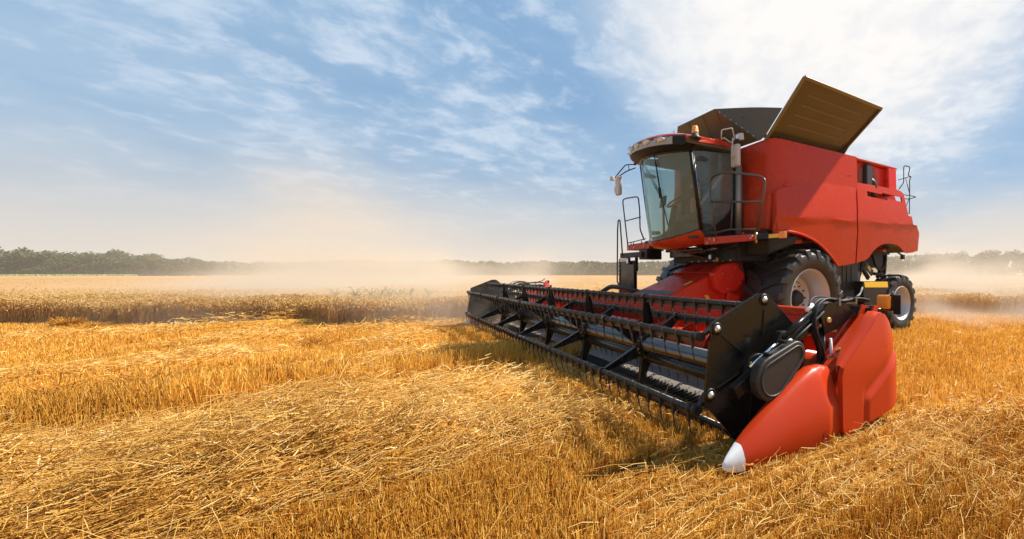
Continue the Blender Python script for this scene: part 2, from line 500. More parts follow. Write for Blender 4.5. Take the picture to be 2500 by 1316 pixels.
def soil_mat():
    m = bpy.data.materials.new('litter_covered_soil'); m.use_nodes = True
    nt = m.node_tree; N = nt.nodes; L = nt.links; b = N['Principled BSDF']; b.inputs['Roughness'].default_value = .95
    b.inputs['Specular IOR Level'].default_value = .1
    geo = N.new('ShaderNodeNewGeometry')
    def nz(s, d, st=(1, 1, 1)):
        mp = N.new('ShaderNodeMapping'); mp.inputs['Scale'].default_value = st; L.new(geo.outputs['Position'], mp.inputs[0])
        n = N.new('ShaderNodeTexNoise'); n.inputs['Scale'].default_value = s; n.inputs['Detail'].default_value = d; n.inputs['Roughness'].default_value = .65
        L.new(mp.outputs[0], n.inputs[0]); return n.outputs[0]
    a = nz(28, 6); c = nz(1.2, 4); st = nz(2.2, 3, (3.5, .25, 1))
    s = N.new('ShaderNodeMath'); s.operation = 'ADD'; L.new(a, s.inputs[0]); L.new(c, s.inputs[1])
    s2 = N.new('ShaderNodeMath'); s2.operation = 'ADD'; L.new(s.outputs[0], s2.inputs[0]); L.new(st, s2.inputs[1])
    mr = N.new('ShaderNodeMapRange'); L.new(s2.outputs[0], mr.inputs[0]); mr.inputs[1].default_value = 1.05; mr.inputs[2].default_value = 2.0
    cr = N.new('ShaderNodeValToRGB'); L.new(mr.outputs[0], cr.inputs[0])
    e = cr.color_ramp.elements; e[0].color = (.20, .075, .010, 1); e[1].color = (.68, .40, .075, 1)
    k = e.new(.5); k.color = (.48, .22, .030, 1)
    L.new(cr.outputs[0], b.inputs['Base Color'])
    bp = N.new('ShaderNodeBump'); bp.inputs['Strength'].default_value = .9; bp.inputs['Distance'].default_value = .04
    L.new(a, bp.inputs['Height']); L.new(bp.outputs[0], b.inputs['Normal'])
    return m
SOIL = soil_mat()

def build_ground():
    # fine sheet near the camera, coarse ring to the horizon, one mesh
    xs = np.concatenate([[-3000, -1200, -500, -200, -90, -50, -34], np.arange(-28, 22, .2), [26, 34, 50, 90, 200, 500, 1200, 3000]])
    ys = np.concatenate([[-3000, -1200, -400, -100, -40, -18], np.arange(-13, 17, .2), [20, 26, 36, 60, 120, 300, 800, 1600, 3000]])
    X, Y = np.meshgrid(xs, ys, indexing='ij')
    near = (np.abs(X + 3) < 24.5) & (np.abs(Y - 2) < 14.5)
    Z = np.where(near, ground_z(X, Y) + windrow(X, Y) * .8, 0.)
    V = np.stack([X, Y, Z], -1).reshape(-1, 3)
    nx, ny = len(xs), len(ys)
    i, j = np.meshgrid(np.arange(nx - 1), np.arange(ny - 1), indexing='ij'); a = (i * ny + j).ravel()
    F = np.stack([a, a + ny, a + ny + 1, a + 1], 1)
    mesh_np('field', V, F, SOIL, kind='structure', smooth=True)
build_ground()

def under_machine(x, y):
    """the footprints of the wheels"""
    m = np.zeros(len(x), bool)
    for a, b, c, d in ((.85, 2., -.45, .45), (-2.5, -1.35, -.45, .45), (1.3, 1.95, 3., 3.65), (-2.45, -1.8, 3., 3.65)):
        m |= (x > a) & (x < b) & (y > c) & (y < d)
    return m
def mown_flat(x, y):
    """0..1: where the standing stubble is pressed flat or buried under straw"""
    w = wave(y)
    a = (np.exp(-((x - 2.15 - w) / .5) ** 2) + np.exp(-((x - 3.25 - .8 * w) / .45) ** 2)) * swath_end(y)
    b = np.exp(-((x - .68 - w) / .42) ** 2)
    c = sum(np.exp(-((x - xc - 1.4 * w) / .36) ** 2) * np.clip(vnoise(x, y, 1.1, 11) * 2.0 - .3, 0, 1) for xc, _ in RIDGES)
    return np.clip(a + b + .85 * c, 0, 1)

def build_stubble():
    x, y, r, d = sample(430000, 1.7, 14.5, .55)
    ok = (d < edge_d(r) + .3) & ~under_machine(x, y)
    ok &= rng.random(len(x)) > .85 * mown_flat(x, y)
    ok &= vnoise(x, y, .45, 21) + vnoise(x, y, .16, 22) * .5 > .36
    x, y, d = x[ok], y[ok], d[ok]
    # drilled rows running the length of the field
    row = np.round(x / .15) * .15
    x = np.where(rng.random(len(x)) < .85, row + rng.normal(0, .020, len(x)) + .02 * np.sin(y * 2.1), x)
    n = len(x)
    tall = 1 / (1 + np.exp((x - .22 - wave(y)) * 10)) / (1 + np.exp(-(x + .95 - wave(y)) * 7))          # the strip beyond the wheel track was cut higher
    h = (.115 + .14 * tall) * rng.uniform(.6, 1.25, n) * (.75 + .5 * vnoise(x, y, .8, 4))
    h = np.where((x > 4.3) & (x < 5.7) & (y > -5.1) & (y < -2.0), h * .42, h)
    h = np.where((x > -7.3) & (x < -5.7) & (y > -5.0) & (y < -3.2), h * .35, h)
    h = np.where((x > -6.4) & (x < 4.7) & (y > -4.2) & (y < -2.2), h * .6, h)
    lean = .16 + .25 * (rng.random(n) < .12)
    tx = rng.normal(0, 1, n) * lean * h + .03 * h; ty = rng.normal(0, 1, n) * lean * h
    z = ground_z(x, y) + windrow(x, y) * .3
    base = np.stack([x, y, z - .02], 1); tip = np.stack([x + tx, y + ty, z + h], 1)
    wd = (.0036 + .00042 * d) * rng.uniform(.7, 1.3, n)
    V, F, T = join(near_far(base, tip, wd, np.clip(rng.normal(.50, .24, n), 0, 1), d, 4.2))
    tag(mesh_np('stubble', V, F, STUB, T), kind='stuff')

def build_straw():
    parts = []
    # straws scattered everywhere, then heaped on the swaths
    x, y, r, d = sample(70000, 1.7, 13.5, .35)
    fl = mown_flat(x, y)
    keep = rng.random(len(x)) < .10 + .30 * vnoise(x, y, .9, 31) + .8 * fl
    x2, y2, r2, d2 = sample(120000, 1.8, 13, .3)
    wr = windrow(x2, y2)
    k2 = rng.random(len(x2)) < np.clip(wr * 9, 0, 1)
    x = np.concatenate([x[keep], x2[k2]]); y = np.concatenate([y[keep], y2[k2]]); d = np.concatenate([d[keep], d2[k2]])
    ok = (d < edge_d(cam_frame(x, y)[0])) & ~under_machine(x, y) & ~((x > -6.2) & (x < 4.95) & (y > -3.75) & (y < -2.2))
    x, y, d = x[ok], y[ok], d[ok]; n = len(x)
    wr = windrow(x, y)
    L = rng.gamma(4., .023, n) + .04
    # straw lies roughly along the swath but in all directions
    yaw = np.where(rng.random(n) < .38, rng.normal(PI / 2, .6, n), rng.uniform(0, 2 * PI, n))
    pit = np.abs(rng.normal(0, .22, n)) * np.where(rng.random(n) < .12, 3.2, 1.)
    pit = np.clip(pit, 0, 1.35)
    fl = mown_flat(x, y)
    z = ground_z(x, y) + wr * .8 + rng.random(n) ** 1.3 * (.035 + .62 * wr + .075 * (1 - fl))
    dx = np.cos(yaw) * np.cos(pit) * L / 2; dy = np.sin(yaw) * np.cos(pit) * L / 2; dz = np.sin(pit) * L / 2
    base = np.stack([x - dx, y - dy, z - dz * .3], 1); tip = np.stack([x + dx, y + dy, z + dz * 1.7], 1)
    base[:, 2] = np.maximum(base[:, 2], -.01)
    mid = (base + tip) / 2 + rng.normal(0, 1, (n, 3)) * (L * .045)[:, None]
    wd = (.0030 + .00045 * d) * rng.uniform(.7, 1.4, n); tone = np.clip(rng.normal(.52, .22, n), 0, 1)
    parts += near_far(base, mid, wd, tone, d, 3.8, 1.); parts += near_far(mid, tip, wd, tone, d, 3.8, .7)
    # short broken bits and chaff between them
    x, y, r, d = sample(150000, 1.7, 9.5, .5)
    ok = (rng.random(len(x)) < .25 + .75 * mown_flat(x, y)) & ~under_machine(x, y) & ~((x > -6.2) & (x < 4.95) & (y > -3.75) & (y < -2.2))
    x, y, d = x[ok], y[ok], d[ok]; n = len(x); wr = windrow(x, y)
    L = rng.uniform(.02, .08, n); yaw = rng.uniform(0, 2 * PI, n); pit = rng.normal(0, .4, n)
    z = ground_z(x, y) + wr * .85 + rng.random(n) * (.02 + .35 * wr) + .012
    v = np.stack([np.cos(yaw) * np.cos(pit), np.sin(yaw) * np.cos(pit), np.sin(pit)], 1) * (L / 2)[:, None]
    c = np.stack([x, y, z], 1)
    parts.append(ribbons(c - v, c + v, (.0045 + .0006 * d) * rng.uniform(.7, 1.4, n), np.clip(rng.normal(.58, .25, n), 0, 1), .8))
    V, F, T = join(parts)
    tag(mesh_np('loose_straw', V, F, LOOSE, T), kind='stuff')

def ears(base, top, bend, wd, tone, ear_len):
    """stem plus nodding ear"""
    n = len(base)
    s = stalks(base, top, wd, tone, .8)
    e1 = top + bend * .5; e2 = top + bend
    a = stalks(top, e1, wd * 1.6, np.clip(tone + .15, 0, 1), 2.1)
    b = stalks(e1, e2, wd * 3.3, np.clip(tone + .15, 0, 1), .25)
    return [s, a, b]

def build_wheat():
    parts = []
    # the cut edge: every stalk, then thinner the farther it is into the crop
    def patch(n, depth0, depth1, power, r0, r1, wscale, hs):
        r = rng.uniform(r0, r1, n)
        t = rng.random(n) ** power
        d = edge_d(r) + depth0 + t * (depth1 - depth0) + (.5 * vnoise(r, r * 0, .7, 71) + .35 * vnoise(r, r * 0, .25, 72) if depth0 == 0 else 0)
        x, y = to_world(r, d)
        h = .69 * hs * (.72 + .38 * rng.random(n)) * (.84 + .32 * vnoise(x, y, 1.2, 6))
        th = rng.normal(.5, .8, n); ln = .06 + .18 * rng.random(n)
        lx, ly = np.cos(th) * ln * h, np.sin(th) * ln * h
        lo = base_z
        base = np.stack([x, y, np.full(n, lo)], 1); top = np.stack([x + lx, y + ly, h - .05], 1)
        dn = rng.uniform(-.09, .05, n)
        bend = np.stack([np.cos(th) * .07, np.sin(th) * .07, dn], 1)
        return ears(base, top, bend, np.full(n, .0075 * wscale) * rng.uniform(.7, 1.3, n), np.clip(rng.normal(.5, .22, n), 0, 1), .09)
    base_z = 0.
    parts += patch(34000, 0, 1.6, 1.1, -27, -4, 1., 1.)
    parts += patch(7000, 0, 1.3, 1.2, -4, 14, 1.1, .95)
    base_z = .35
    parts += patch(30000, 1.2, 9, 1.3, -44, 22, 1.05, .96)
    base_z = .45
    parts += patch(24000, 8, 60, 1.6, -120, 60, 1.6, .93)
    V, F, T = join(parts)
    tag(mesh_np('standing_wheat', V, F, WHEAT, T), kind='stuff')
    # the closed top of the crop seen from low down: a thick rolling mass under the ears
    rr = np.concatenate([np.linspace(-400, -60, 18), np.arange(-58, 34, .35), np.linspace(36, 260, 14)])
    dd = np.concatenate([np.arange(1.6, 14, .3), np.geomspace(14.4, 150, 46)])
    Rr, Dd = np.meshgrid(rr, dd, indexing='ij')
    D = edge_d(Rr) + Dd
    x, y = to_world(Rr, D)
    z = .55 + .07 * (vnoise(x, y, 1.1, 41) - .5) + .06 * (vnoise(x, y, .4, 42) - .5)
    z = np.where(Dd < 2.0, z - .16, z)
    V = np.stack([x, y, z], -1)
    V[:, 0, 2] = 0.0; V[:, -1, 2] = 0.0
    nx, ny = V.shape[:2]; V = V.reshape(-1, 3)
    i, j = np.meshgrid(np.arange(nx - 1), np.arange(ny - 1), indexing='ij'); a = (i * ny + j).ravel()
    F = np.stack([a, a + ny, a + ny + 1, a + 1], 1)
    T = np.clip(rng.normal(.45, .16, len(V)), 0, 1)
    tag(mesh_np('wheat_crop', V, F, WHEAT, T), kind='stuff')

# ------------------------------------------------------------------ the combine harvester
root = empty('combine_harvester')
tag(root, 'red combine harvester with a wide black-reeled header and a raised grain tank lid', 'combine harvester')

def xside(y, z):
    zc = 2.44 + .045 * y
    if z > zc: return 1.85 - .13 * min(1, (z - zc) / .85) ** 1.3
    s = (zc - z)
    return 1.865 - .03 * min(1, s / .05) - .10 * min(1, s / .9)

OUT_A = [(-.80, 2.868), (-.57, 2.955), (-.335, 3.034), (-.05, 3.11), (.226, 3.168), (.53, 3.222), (.834, 3.264), (1.23, 3.318), (1.608, 3.359),
         (1.478, 2.527), (1.545, 2.332), (1.59, 1.625), (1.15, 1.565), (.968, 1.559), (.90, 1.60), (.793, 1.708), (.65, 1.81), (.507, 1.888), (.36, 1.967), (.198, 2.032),
         (.02, 2.085), (-.167, 2.126), (-.35, 2.15), (-.538, 2.164), (-.93, 2.137), (-.885, 2.36), (-.86, 2.569)]
OUT_B = [(1.655, 3.362), (2.337, 3.395), (3.30, 3.43), (3.50, 3.41), (3.605, 3.356), (3.672, 2.815), (3.837, 2.813), (3.869, 2.611), (4.08, 2.603), (4.246, 2.433), (4.265, 1.983),
         (4.02, 1.93), (3.777, 1.908), (3.70, 1.908), (3.605, 1.926), (3.48, 1.99), (3.352, 2.049), (3.22, 2.088), (3.089, 2.102), (2.786, 2.097), (2.64, 2.08), (2.503, 2.044), (2.37, 1.985), (2.246, 1.91), (2.15, 1.82), (2.058, 1.738), (1.95, 1.69), (1.635, 1.631),
         (1.594, 2.336), (1.528, 2.532)]
yc = [v * .2 - .8 for v in range(26)] + [2.0, 3.47]
zc = [1.8, 2.0, 2.2, 2.3, 2.36, 2.42, 2.48, 2.54, 2.58, 2.62, 2.66, 2.7, 2.8, 2.9, 3.0, 3.05, 3.1, 3.14, 3.18, 3.22, 3.26, 3.3]
slot = [(1.99, 3.47, lambda y: 3.085 + .045 * (y - 2), lambda y: 3.215 + .045 * (y - 2))]
for sx in (1, -1):
    a = panel('side_panel', OUT_A, xside, .035, yc, zc, RED, root, sx)
    b = panel('side_panel', OUT_B, xside, .035, yc, zc, RED, root, sx, holes=slot)
    a['label'] = 'front side panel with the arch over the big wheel'; b['label'] = 'rear side panel with a slotted vent and small wheel arch'
# stiff crease catches along the arch lip
for sx in (1, -1):
    m = MB(); arch = [(-.93, 2.125), (-.538, 2.152), (-.167, 2.114), (.198, 2.02), (.507, 1.876), (.793, 1.696), (.968, 1.555)]
    pts = smooth_line([(sx * (xside(y, z) + .012), y, z) for y, z in arch], 4)
    m.tube(pts, .028, 8).build('wheel_arch_lip', RED, root)
    m = MB(); arch = [(2.058, 1.738), (2.246, 1.905), (2.503, 2.038), (2.786, 2.09), (3.089, 2.095), (3.352, 2.042), (3.605, 1.92)]
    m.grid([[(sx * (xside(y, z) - .02 - w), y, z - .012 * w) for w in (0, .2, .42)] for y, z in arch]).build('wheel_arch_liner', BLKM, root, fix=False)

def z_top(y): return 3.845 + .045 * y if y < 1.35 else 3.905 + .03 * (y - 1.35)
# grain tank body with rounded front corner
m = MB()
prof = [(.62, -.80), (1.45, -.84), (1.60, -.825), (1.68, -.765), (1.715, -.66), (1.72, -.4), (1.72, 1.66)]
prof = [(-x, y) for x, y in prof[::-1]] + prof
rows = []
for t in (0, .25, .5, .75, 1.):
    rows.append([(x * (1 + .035 * (1 - t)) if abs(x) > 1 else x, y, 2.2 + (z_top(y) - 2.2) * t) for x, y in prof])
m.grid(rows)
m.grid([[(x, y, z_top(y)) for x, y in prof], [(x * .97, y + .03, z_top(y)) for x, y in prof], [(x * .96, y + .04, z_top(y) - .5) for x, y in prof]])
m.build('grain_tank', RED, root, sharp=35, fix=False)
# engine deck behind the tank
m = MB()
m.box(-1.45, 1.45, 1.67, 3.45, 2.3, 3.40)
m.box(-1.40, 1.56, 1.67, 3.40, 3.30, 3.90)
m.build('engine_deck', REDD, root, .02)
m = MB()
m.hexa([(1.38, 2.99, 3.3), (1.70, 2.99, 3.3), (1.70, 3.36, 3.3), (1.38, 3.36, 3.3), (1.38, 2.99, 3.93), (1.68, 2.99, 3.93), (1.68, 3.37, 3.945), (1.38, 3.37, 3.945)])
m.build('corner_post', REDD, root, .03)
m = MB(); m.hexa([(1.42, 1.70, 3.86), (1.71, 1.70, 3.86), (1.68, 3.40, 3.925), (1.42, 3.40, 3.925), (1.42, 1.70, 3.91), (1.71, 1.70, 3.91), (1.68, 3.40, 3.97), (1.42, 3.40, 3.97)]).build('deck_rail', RED, root, .015)
m = MB(); m.lathe([(0, .002), (0, .36), (-.01, .38), (-.02, .38)], (1.575, 2.30, 3.55), 0, 40); m.build('rotary_screen', principled('dusty_mesh_screen', (.30, .10, .07), .7, .2, bump=.5, bscale=500), root, fix=False)
for k in range(6):
    t = k * PI / 3 + .3
    MB().bar((1.58, 2.30, 3.55), (1.58, 2.30 + .36 * math.cos(t), 3.55 + .36 * math.sin(t)), .012, .012, (1, 0, 0)).build('screen_rib', REDD, root)
m = MB(); m.hexa([(1.55, 2.08, 3.30), (1.70, 2.08, 3.30), (1.70, 2.33, 3.30), (1.55, 2.33, 3.30), (1.55, 2.10, 3.85), (1.68, 2.10, 3.85), (1.68, 2.34, 3.865), (1.55, 2.34, 3.865)])
m.build('dust_duct', DGREY, root, .03)
MB().tube(smooth_line([(1.66, 2.42, 3.16), (1.66, 2.42, 3.40), (1.64, 2.36, 3.49), (1.58, 2.30, 3.52)], 5), .075, 14).build('duct_elbow', DGREY, root)
# back of the machine
m = MB(); m.hexa([(-1.45, 3.40, 2.0), (1.45, 3.40, 2.0), (1.5, 4.15, 1.95), (-1.5, 4.15, 1.95), (-1.45, 3.40, 3.85), (1.45, 3.40, 3.85), (1.5, 4.0, 2.75), (-1.5, 4.0, 2.75)])
m.build('rear_hood', REDD, root, .03)
# front wall of the body beside the cab
m = MB()
outl = [(.98, 2.24), (1.68, 2.16), (1.72, 2.80), (1.55, 2.83), (1.20, 2.755), (.98, 2.70)]
P = [(x, z) for x, z in outl]
m.prism(P, 1, -.93, -.80); m.build('front_corner_panel', RED, root, .04, seg=3)
m = MB(); m.prism([(1.70, 2.15), (1.84, 2.15), (1.82, 2.85), (1.71, 2.87)], 1, -.86, -.79).build('front_corner_panel', RED, root, .02)
for y, z in ((-.55, 3.02), (1.33, 3.42)):
    o = MB(); x = xside(y, z) + .01
    o.bar((x, y - .07, z - .03), (x, y + .07, z - .015), .02, .03); o.tube(fillet([(x, y - .03, z), (x + .01, y - .03, z + .05), (x + .01, y + .06, z + .055), (x, y + .06, z)], .01), .006, 6)
    o.build('panel_latch', REDD, root)

# tank extensions
m = MB()
fl = [(-1.50, -.90, 3.80), (1.42, -.90, 3.80), (.60, -1.30, 4.50), (-.70, -1.30, 4.50)]
m.hexa(fl[:2] + [(1.42, -.87, 3.81), (-1.5, -.87, 3.81)] + [fl[3], fl[2], (.60, -1.27, 4.51), (-.70, -1.27, 4.51)])
m.build('tank_front_cover', BROWNBLK, root, .006)
for x in (-.9, -.3, .2, .62, .95):
    z0 = 3.83; zt = 4.46 if x < .6 else 4.5 - (x - .6) / .82 * .7
    t = (zt - 3.8) / .7
    MB().bar((x, -.905 - .012, 3.83), (x, -.90 - .40 * t - .004, zt), .012, .012, (0, 1, 0)).build('cover_rib', BROWNBLK, root)
m = MB()
q = lambda t: Vector((1.50, -.85, 3.85)).lerp(Vector((2.42, -.85, 4.66)), t)
rowt = []
A0, A1 = Vector((1.42, -.89, 3.80)), Vector((.60, -1.29, 4.50))
for i in range(9):
    s = i / 8
    a = A0.lerp(A1, s); b = q(.02 + .47 * s)
    row = []
    for k in range(9):
        t = k / 8; p = a.lerp(b, t); p.z += .045 * math.sin(PI * t) * s; p.y += .10 * math.sin(PI * t) * s
        row.append(p)
    rowt.append(row)
m.shell(rowt, (0, .008, 0)); m.build('tank_corner_gusset', BROWNBLK, root, sharp=40)
for i in range(1, 8):
    p = A0.lerp(A1, i / 8.) + Vector((.02, -.02, 0)); MB().cyl(p, p + Vector((0, -.012, 0)), .010, 8).build('gusset_bolt', BOLT, root)
# big side lid
def lidp(u, v, off=0.):      # u along y, v from hinge to free edge
    y0, y1 = -.85 + .0 * v, 1.28
    y = y0 + (y1 - y0) * u
    x = 1.53 + (.92 + .10 * u) * v; z = z_top(y) + .005 + (.80 - .08 * u) * v
    n = Vector((-.66, 0, .75))
    return Vector((x, y, z)) + n * off
m = MB(); m.shell([[lidp(u / 10, v / 8) for u in range(11)] for v in range(9)], (-.016, 0, .018))
lid = m.build('tank_lid', BROWNBLK, root, sharp=30)
# lid rims and ribs
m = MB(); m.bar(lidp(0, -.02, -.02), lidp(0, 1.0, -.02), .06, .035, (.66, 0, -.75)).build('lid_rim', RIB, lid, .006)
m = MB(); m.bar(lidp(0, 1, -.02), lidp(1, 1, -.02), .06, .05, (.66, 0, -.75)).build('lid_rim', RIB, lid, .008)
m = MB(); m.bar(lidp(1, 0, -.02), lidp(1, 1, -.02), .05, .035, (.66, 0, -.75)).build('lid_rim', BROWNBLK, lid, .006)
for v in (.30, .47, .63, .79):
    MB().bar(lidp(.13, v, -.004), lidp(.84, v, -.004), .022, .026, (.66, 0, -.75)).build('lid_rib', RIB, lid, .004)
MB().prism([(1.40, 3.82), (1.66, 3.86), (1.80, 4.02), (1.66, 4.10)], 1, 1.24, 1.27).build('lid_bracket', BROWNBLK, root, .006)
MB().bar((1.47, -.83, 3.87), (1.62, -.82, 3.86), .04, .05).build('lid_hinge', DGREY, root, .01)
MB().box(-1.5, 1.5, -.75, 1.6, 3.35, 3.40).build('tank_floor', BLKM, root)

# ---- cab
def ws(u, v):      # windscreen: u -1..1 across, v 0..1 up
    xb = .90 * u; yb = -1.80 - .36 * (1 - u * u); zb = 2.16 - .15 * (1 - abs(u) ** 2.2) + .03 * u
    xt = .90 * u; yt = -2.02 - .30 * (1 - u * u); zt = 3.54 - .03 * u
    return Vector((xb + (xt - xb) * v, yb + (yt - yb) * v, zb + (zt - zb) * v))
m = MB(); m.shell([[ws(-1 + i / 8, v / 8) for i in range(17)] for v in range(9)], (0, .008, 0))
m.build('windscreen', GLASS, root, sharp=40)
for sx in (1, -1):
    # door glass: curved lower rear corner
    pts = [(-1.99, 3.52), (-1.79, 2.20), (-1.74, 2.17), (-1.60, 2.20), (-1.46, 2.30), (-1.28, 2.45), (-1.14, 2.60), (-1.09, 2.72), (-1.09, 3.63)]
    m = MB(); m.prism(pts, 0, sx * .895, sx * .903); m.build('door_glass', GLASS, root)
    pl = [(-1.80, 2.15), (-1.60, 2.20), (-1.46, 2.30), (-1.28, 2.45), (-1.14, 2.60), (-1.085, 2.72), (-1.04, 2.72), (-1.04, 2.1), (-1.78, 2.05)]
    m = MB(); m.prism(pl, 0, sx * .87, sx * .908); m.build('door_lower_panel', BLK, root, .006)
    MB().tube([ws(sx, 0) + Vector((sx * .004, -.005, -.02)), ws(sx, .5) + Vector((sx * .008, -.008, 0)), ws(sx, 1) + Vector((sx * .004, -.005, .02))], .03, 10).build('front_pillar', BLKM, root)
    MB().tube([ws(sx, 0) + Vector((sx * .03, .035, -.02)), ws(sx, 1) + Vector((sx * .02, .03, .02))], .012, 8).build('pillar_trim', STEEL, root)
    MB().box(sx * .93 - .04, sx * .93 + .04, -1.08, -.98, 2.05, 3.66).build('rear_pillar', BLKM, root, .015)
    m = MB(); m.prism([(-2.0, 3.35), (-2.0, 3.47), (-1.72, 3.45), (-1.66, 3.42), (-1.70, 3.38)], 0, sx * .91, sx * .925).build('door_hinge', DGREY, root, .004)
    m = MB(); m.prism([(-1.80, 2.20), (-1.80, 2.28), (-1.60, 2.29), (-1.57, 2.26), (-1.60, 2.21)], 0, sx * .912, sx * .925).build('door_hinge', DGREY, root, .004)
    MB().box(sx * .925 - .02, sx * .925 + .02, -1.15, -1.08, 2.62, 2.76).build('door_handle', BLK, root, .01)
MB().cyl((.985, -1.02, 2.06), (.985, -1.02, 3.40), .062, 20).build('exhaust_pipe', GALV, root)
# rear wall with window, floor, interior
m = MB()
m.box(-.9, .9, -1.0, -.97, 2.0, 2.55); m.box(-.9, .9, -1.0, -.97, 3.35, 3.7); m.box(-.9, -.72, -1.0, -.97, 2.55, 3.35); m.box(.72, .9, -1.0, -.97, 2.55, 3.35)
m.build('cab_rear_wall', SEAT, root)
MB().box(-.88, .88, -1.95, -.98, 2.02, 2.06).build('cab_floor', SEAT, root)
m = MB(); m.box(-.27, .27, -1.55, -1.08, 2.42, 2.56); m.hexa([(-.26, -1.20, 2.56), (.26, -1.20, 2.56), (.26, -1.06, 2.56), (-.26, -1.06, 2.56), (-.22, -1.12, 3.15), (.22, -1.12, 3.15), (.22, -1.02, 3.15), (-.22, -1.02, 3.15)])
m.box(-.2, .2, -1.45, -1.15, 2.06, 2.42); m.box(-.15, .15, -1.12, -1.03, 3.16, 3.34)
m.build('driver_seat', SEAT, root, .03)
m = MB(); m.hexa([(-.07, -1.95, 2.06), (.07, -1.95, 2.06), (.07, -1.83, 2.06), (-.07, -1.83, 2.06), (-.05, -1.83, 2.72), (.05, -1.83, 2.72), (.05, -1.74, 2.70), (-.05, -1.74, 2.70)])
m.build('steering_column', SEAT, root, .02)
cw = Vector((0, -1.73, 2.80)); uu = Vector((1, 0, 0)); vv = Vector((0, .78, .62)); st = []
for k in range(28):
    t = 2 * PI * k / 28; st.append(cw + uu * .22 * math.cos(t) + vv * .22 * math.sin(t))
m = MB(); m.tube(st, .018, 8, closed=True)
for t in (.5, 2.6, 4.7): m.bar(cw, cw + uu * .21 * math.cos(t) + vv * .21 * math.sin(t), .03, .015)
m.build('steering_wheel', SEAT, root)
m = MB(); m.box(.42, .56, -1.5, -1.12, 2.56, 2.66); m.bar((.5, -1.5, 2.6), (.45, -1.66, 2.85), .04, .04); m.box(.36, .58, -1.70, -1.66, 2.80, 2.98); m.build('console_monitor', SEAT, root, .01)
m = MB(); m.bar((-.55, -1.7, 2.06), (-.50, -1.75, 2.75), .04, .04); m.hexa([(-.62, -1.78, 2.72), (-.40, -1.80, 2.75), (-.40, -1.75, 2.75), (-.62, -1.73, 2.72), (-.60, -1.76, 2.92), (-.38, -1.78, 2.95), (-.38, -1.73, 2.95), (-.60, -1.71, 2.92)]); m.build('console_monitor', SEAT, root, .01)
# roof
def roof_front(u, grow=0.):
    y = -2.16 - .30 * (1 - abs(u) ** 2.4)
    return Vector(((.97 + grow) * u, y - grow, 0))
def zr(u): return -.055 * u
top = []
NU = 17
for i in range(NU):
    u = -1 + 2 * i / (NU - 1); f = roof_front(u); row = []
    for k, (t, z) in enumerate(((0, 3.80), (.03, 3.84), (.12, 3.875), (.35, 3.90), (.7, 3.90), (1., 3.86))):
        ed = 1 - .55 * abs(u) ** 6
        row.append((f.x * (1.0 if t < .5 else 1.02), f.y + (-1.0 - f.y) * t, 3.74 + (z - 3.74) * ed + zr(u) + .03 * t))
    top.append(row)
m = MB(); m.shell(top, (0, 0, -.05)); m.build('cab_roof', RED, root, sharp=40)
# black visor band carrying the lights
band = []
for i in range(NU):
    u = -1 + 2 * i / (NU - 1); f = roof_front(u, .02); f2 = roof_front(u, -.05)
    band.append([(f.x, f.y + .03, 3.80 + zr(u)), (f.x, f.y - .015, 3.76 + zr(u)), (f.x, f.y, 3.62 + zr(u)), (f2.x, f2.y + .05, 3.555 + zr(u) * .7), (f2.x * .98, f2.y + .16, 3.54 - .03 * u)])
m = MB(); m.grid(band); visor = m.build('roof_visor', VISOR, root, fix=True, sharp=40)
for sx in (1, -1):
    m = MB(); m.prism([(-2.15, 3.62), (-1.0, 3.66), (-1.0, 3.82), (-1.55, 3.80), (-2.15, 3.72)], 0, sx * .90, sx * .955).build('roof_side', BROWNBLK if sx > 0 else BLK, root, .015)
    m = MB(); m.hexa([(sx * .93, -1.92, 3.665), (sx * .985, -1.92, 3.665), (sx * .985, -1.02, 3.73), (sx * .93, -1.02, 3.73), (sx * .93, -1.92, 3.70), (sx * .97, -1.92, 3.69), (sx * .96, -1.45, 3.83), (sx * .90, -1.45, 3.84)]).build('roof_flare', RED, root, .012)
    m = MB(); m.box(-.9 if sx > 0 else -.9, .9, -1.9, -1.0, 3.62, 3.66) if sx > 0 else None
    if sx > 0: m.build('roof_lining', SEAT, root)
def lamp(name, c, nrm, w, h, parent, mat=LENS, hous=DGREY, depth=.05):
    """oval lamp: housing bowl ring and bulging lens"""
    n = Vector(nrm).normalized(); s = n.cross(Vector((0, 0, 1))).normalized(); t = s.cross(n); c = Vector(c)
    h_ = MB(); ring = []
    K = 20
    def loop(k, f, off): 
        a = 2 * PI * k / K
        return c + s * (w * f * math.cos(a)) + t * (h * f * math.sin(a)) + n * off
    rows = [[loop(k, f, off) for k in range(K + 1)] for f, off in ((1.22, -depth), (1.22, .004), (1.05, .012), (1.0, 0))]
    h_.grid(rows); H = h_.build(name, hous, parent, fix=False, sharp=50)
    l_ = MB(); l_.grid([[loop(k, f, off) for k in range(K + 1)] for f, off in ((1.0, 0), (.8, .012), (.45, .02), (.02, .022))]); l_.build('lens', mat, H, fix=False)
    return H
# silver lamp clusters set into the visor
for u0, u1 in ((-.58, .80), (-.98, -.86)):
    P = []
    for i in range(9):
        u = u0 + (u1 - u0) * i / 8; f = roof_front(u, .03)
        P.append([(f.x, f.y - .003, 3.765 + zr(u)), (f.x, f.y - .004, 3.70 + zr(u)), (f.x, f.y, 3.635 + zr(u))])
    MB().grid(P).build('lamp_panel', principled('grey_lamp_panel', (.33, .33, .33), .32), root, fix=False)
for u, w in ((-.43, .066), (-.15, .085), (.21, .092), (.58, .085), (-.92, .050)):
    f = roof_front(u, .035); f2 = roof_front(u + .02, .035); f1 = roof_front(u - .02, .035); tx = (f2 - f1)
    nrm = Vector((tx.y, -tx.x, -.05))
    lamp('roof_lamp', (f.x, f.y - .004, 3.70 + zr(u)), nrm, w, .056, root, hous=SILV, depth=.02)
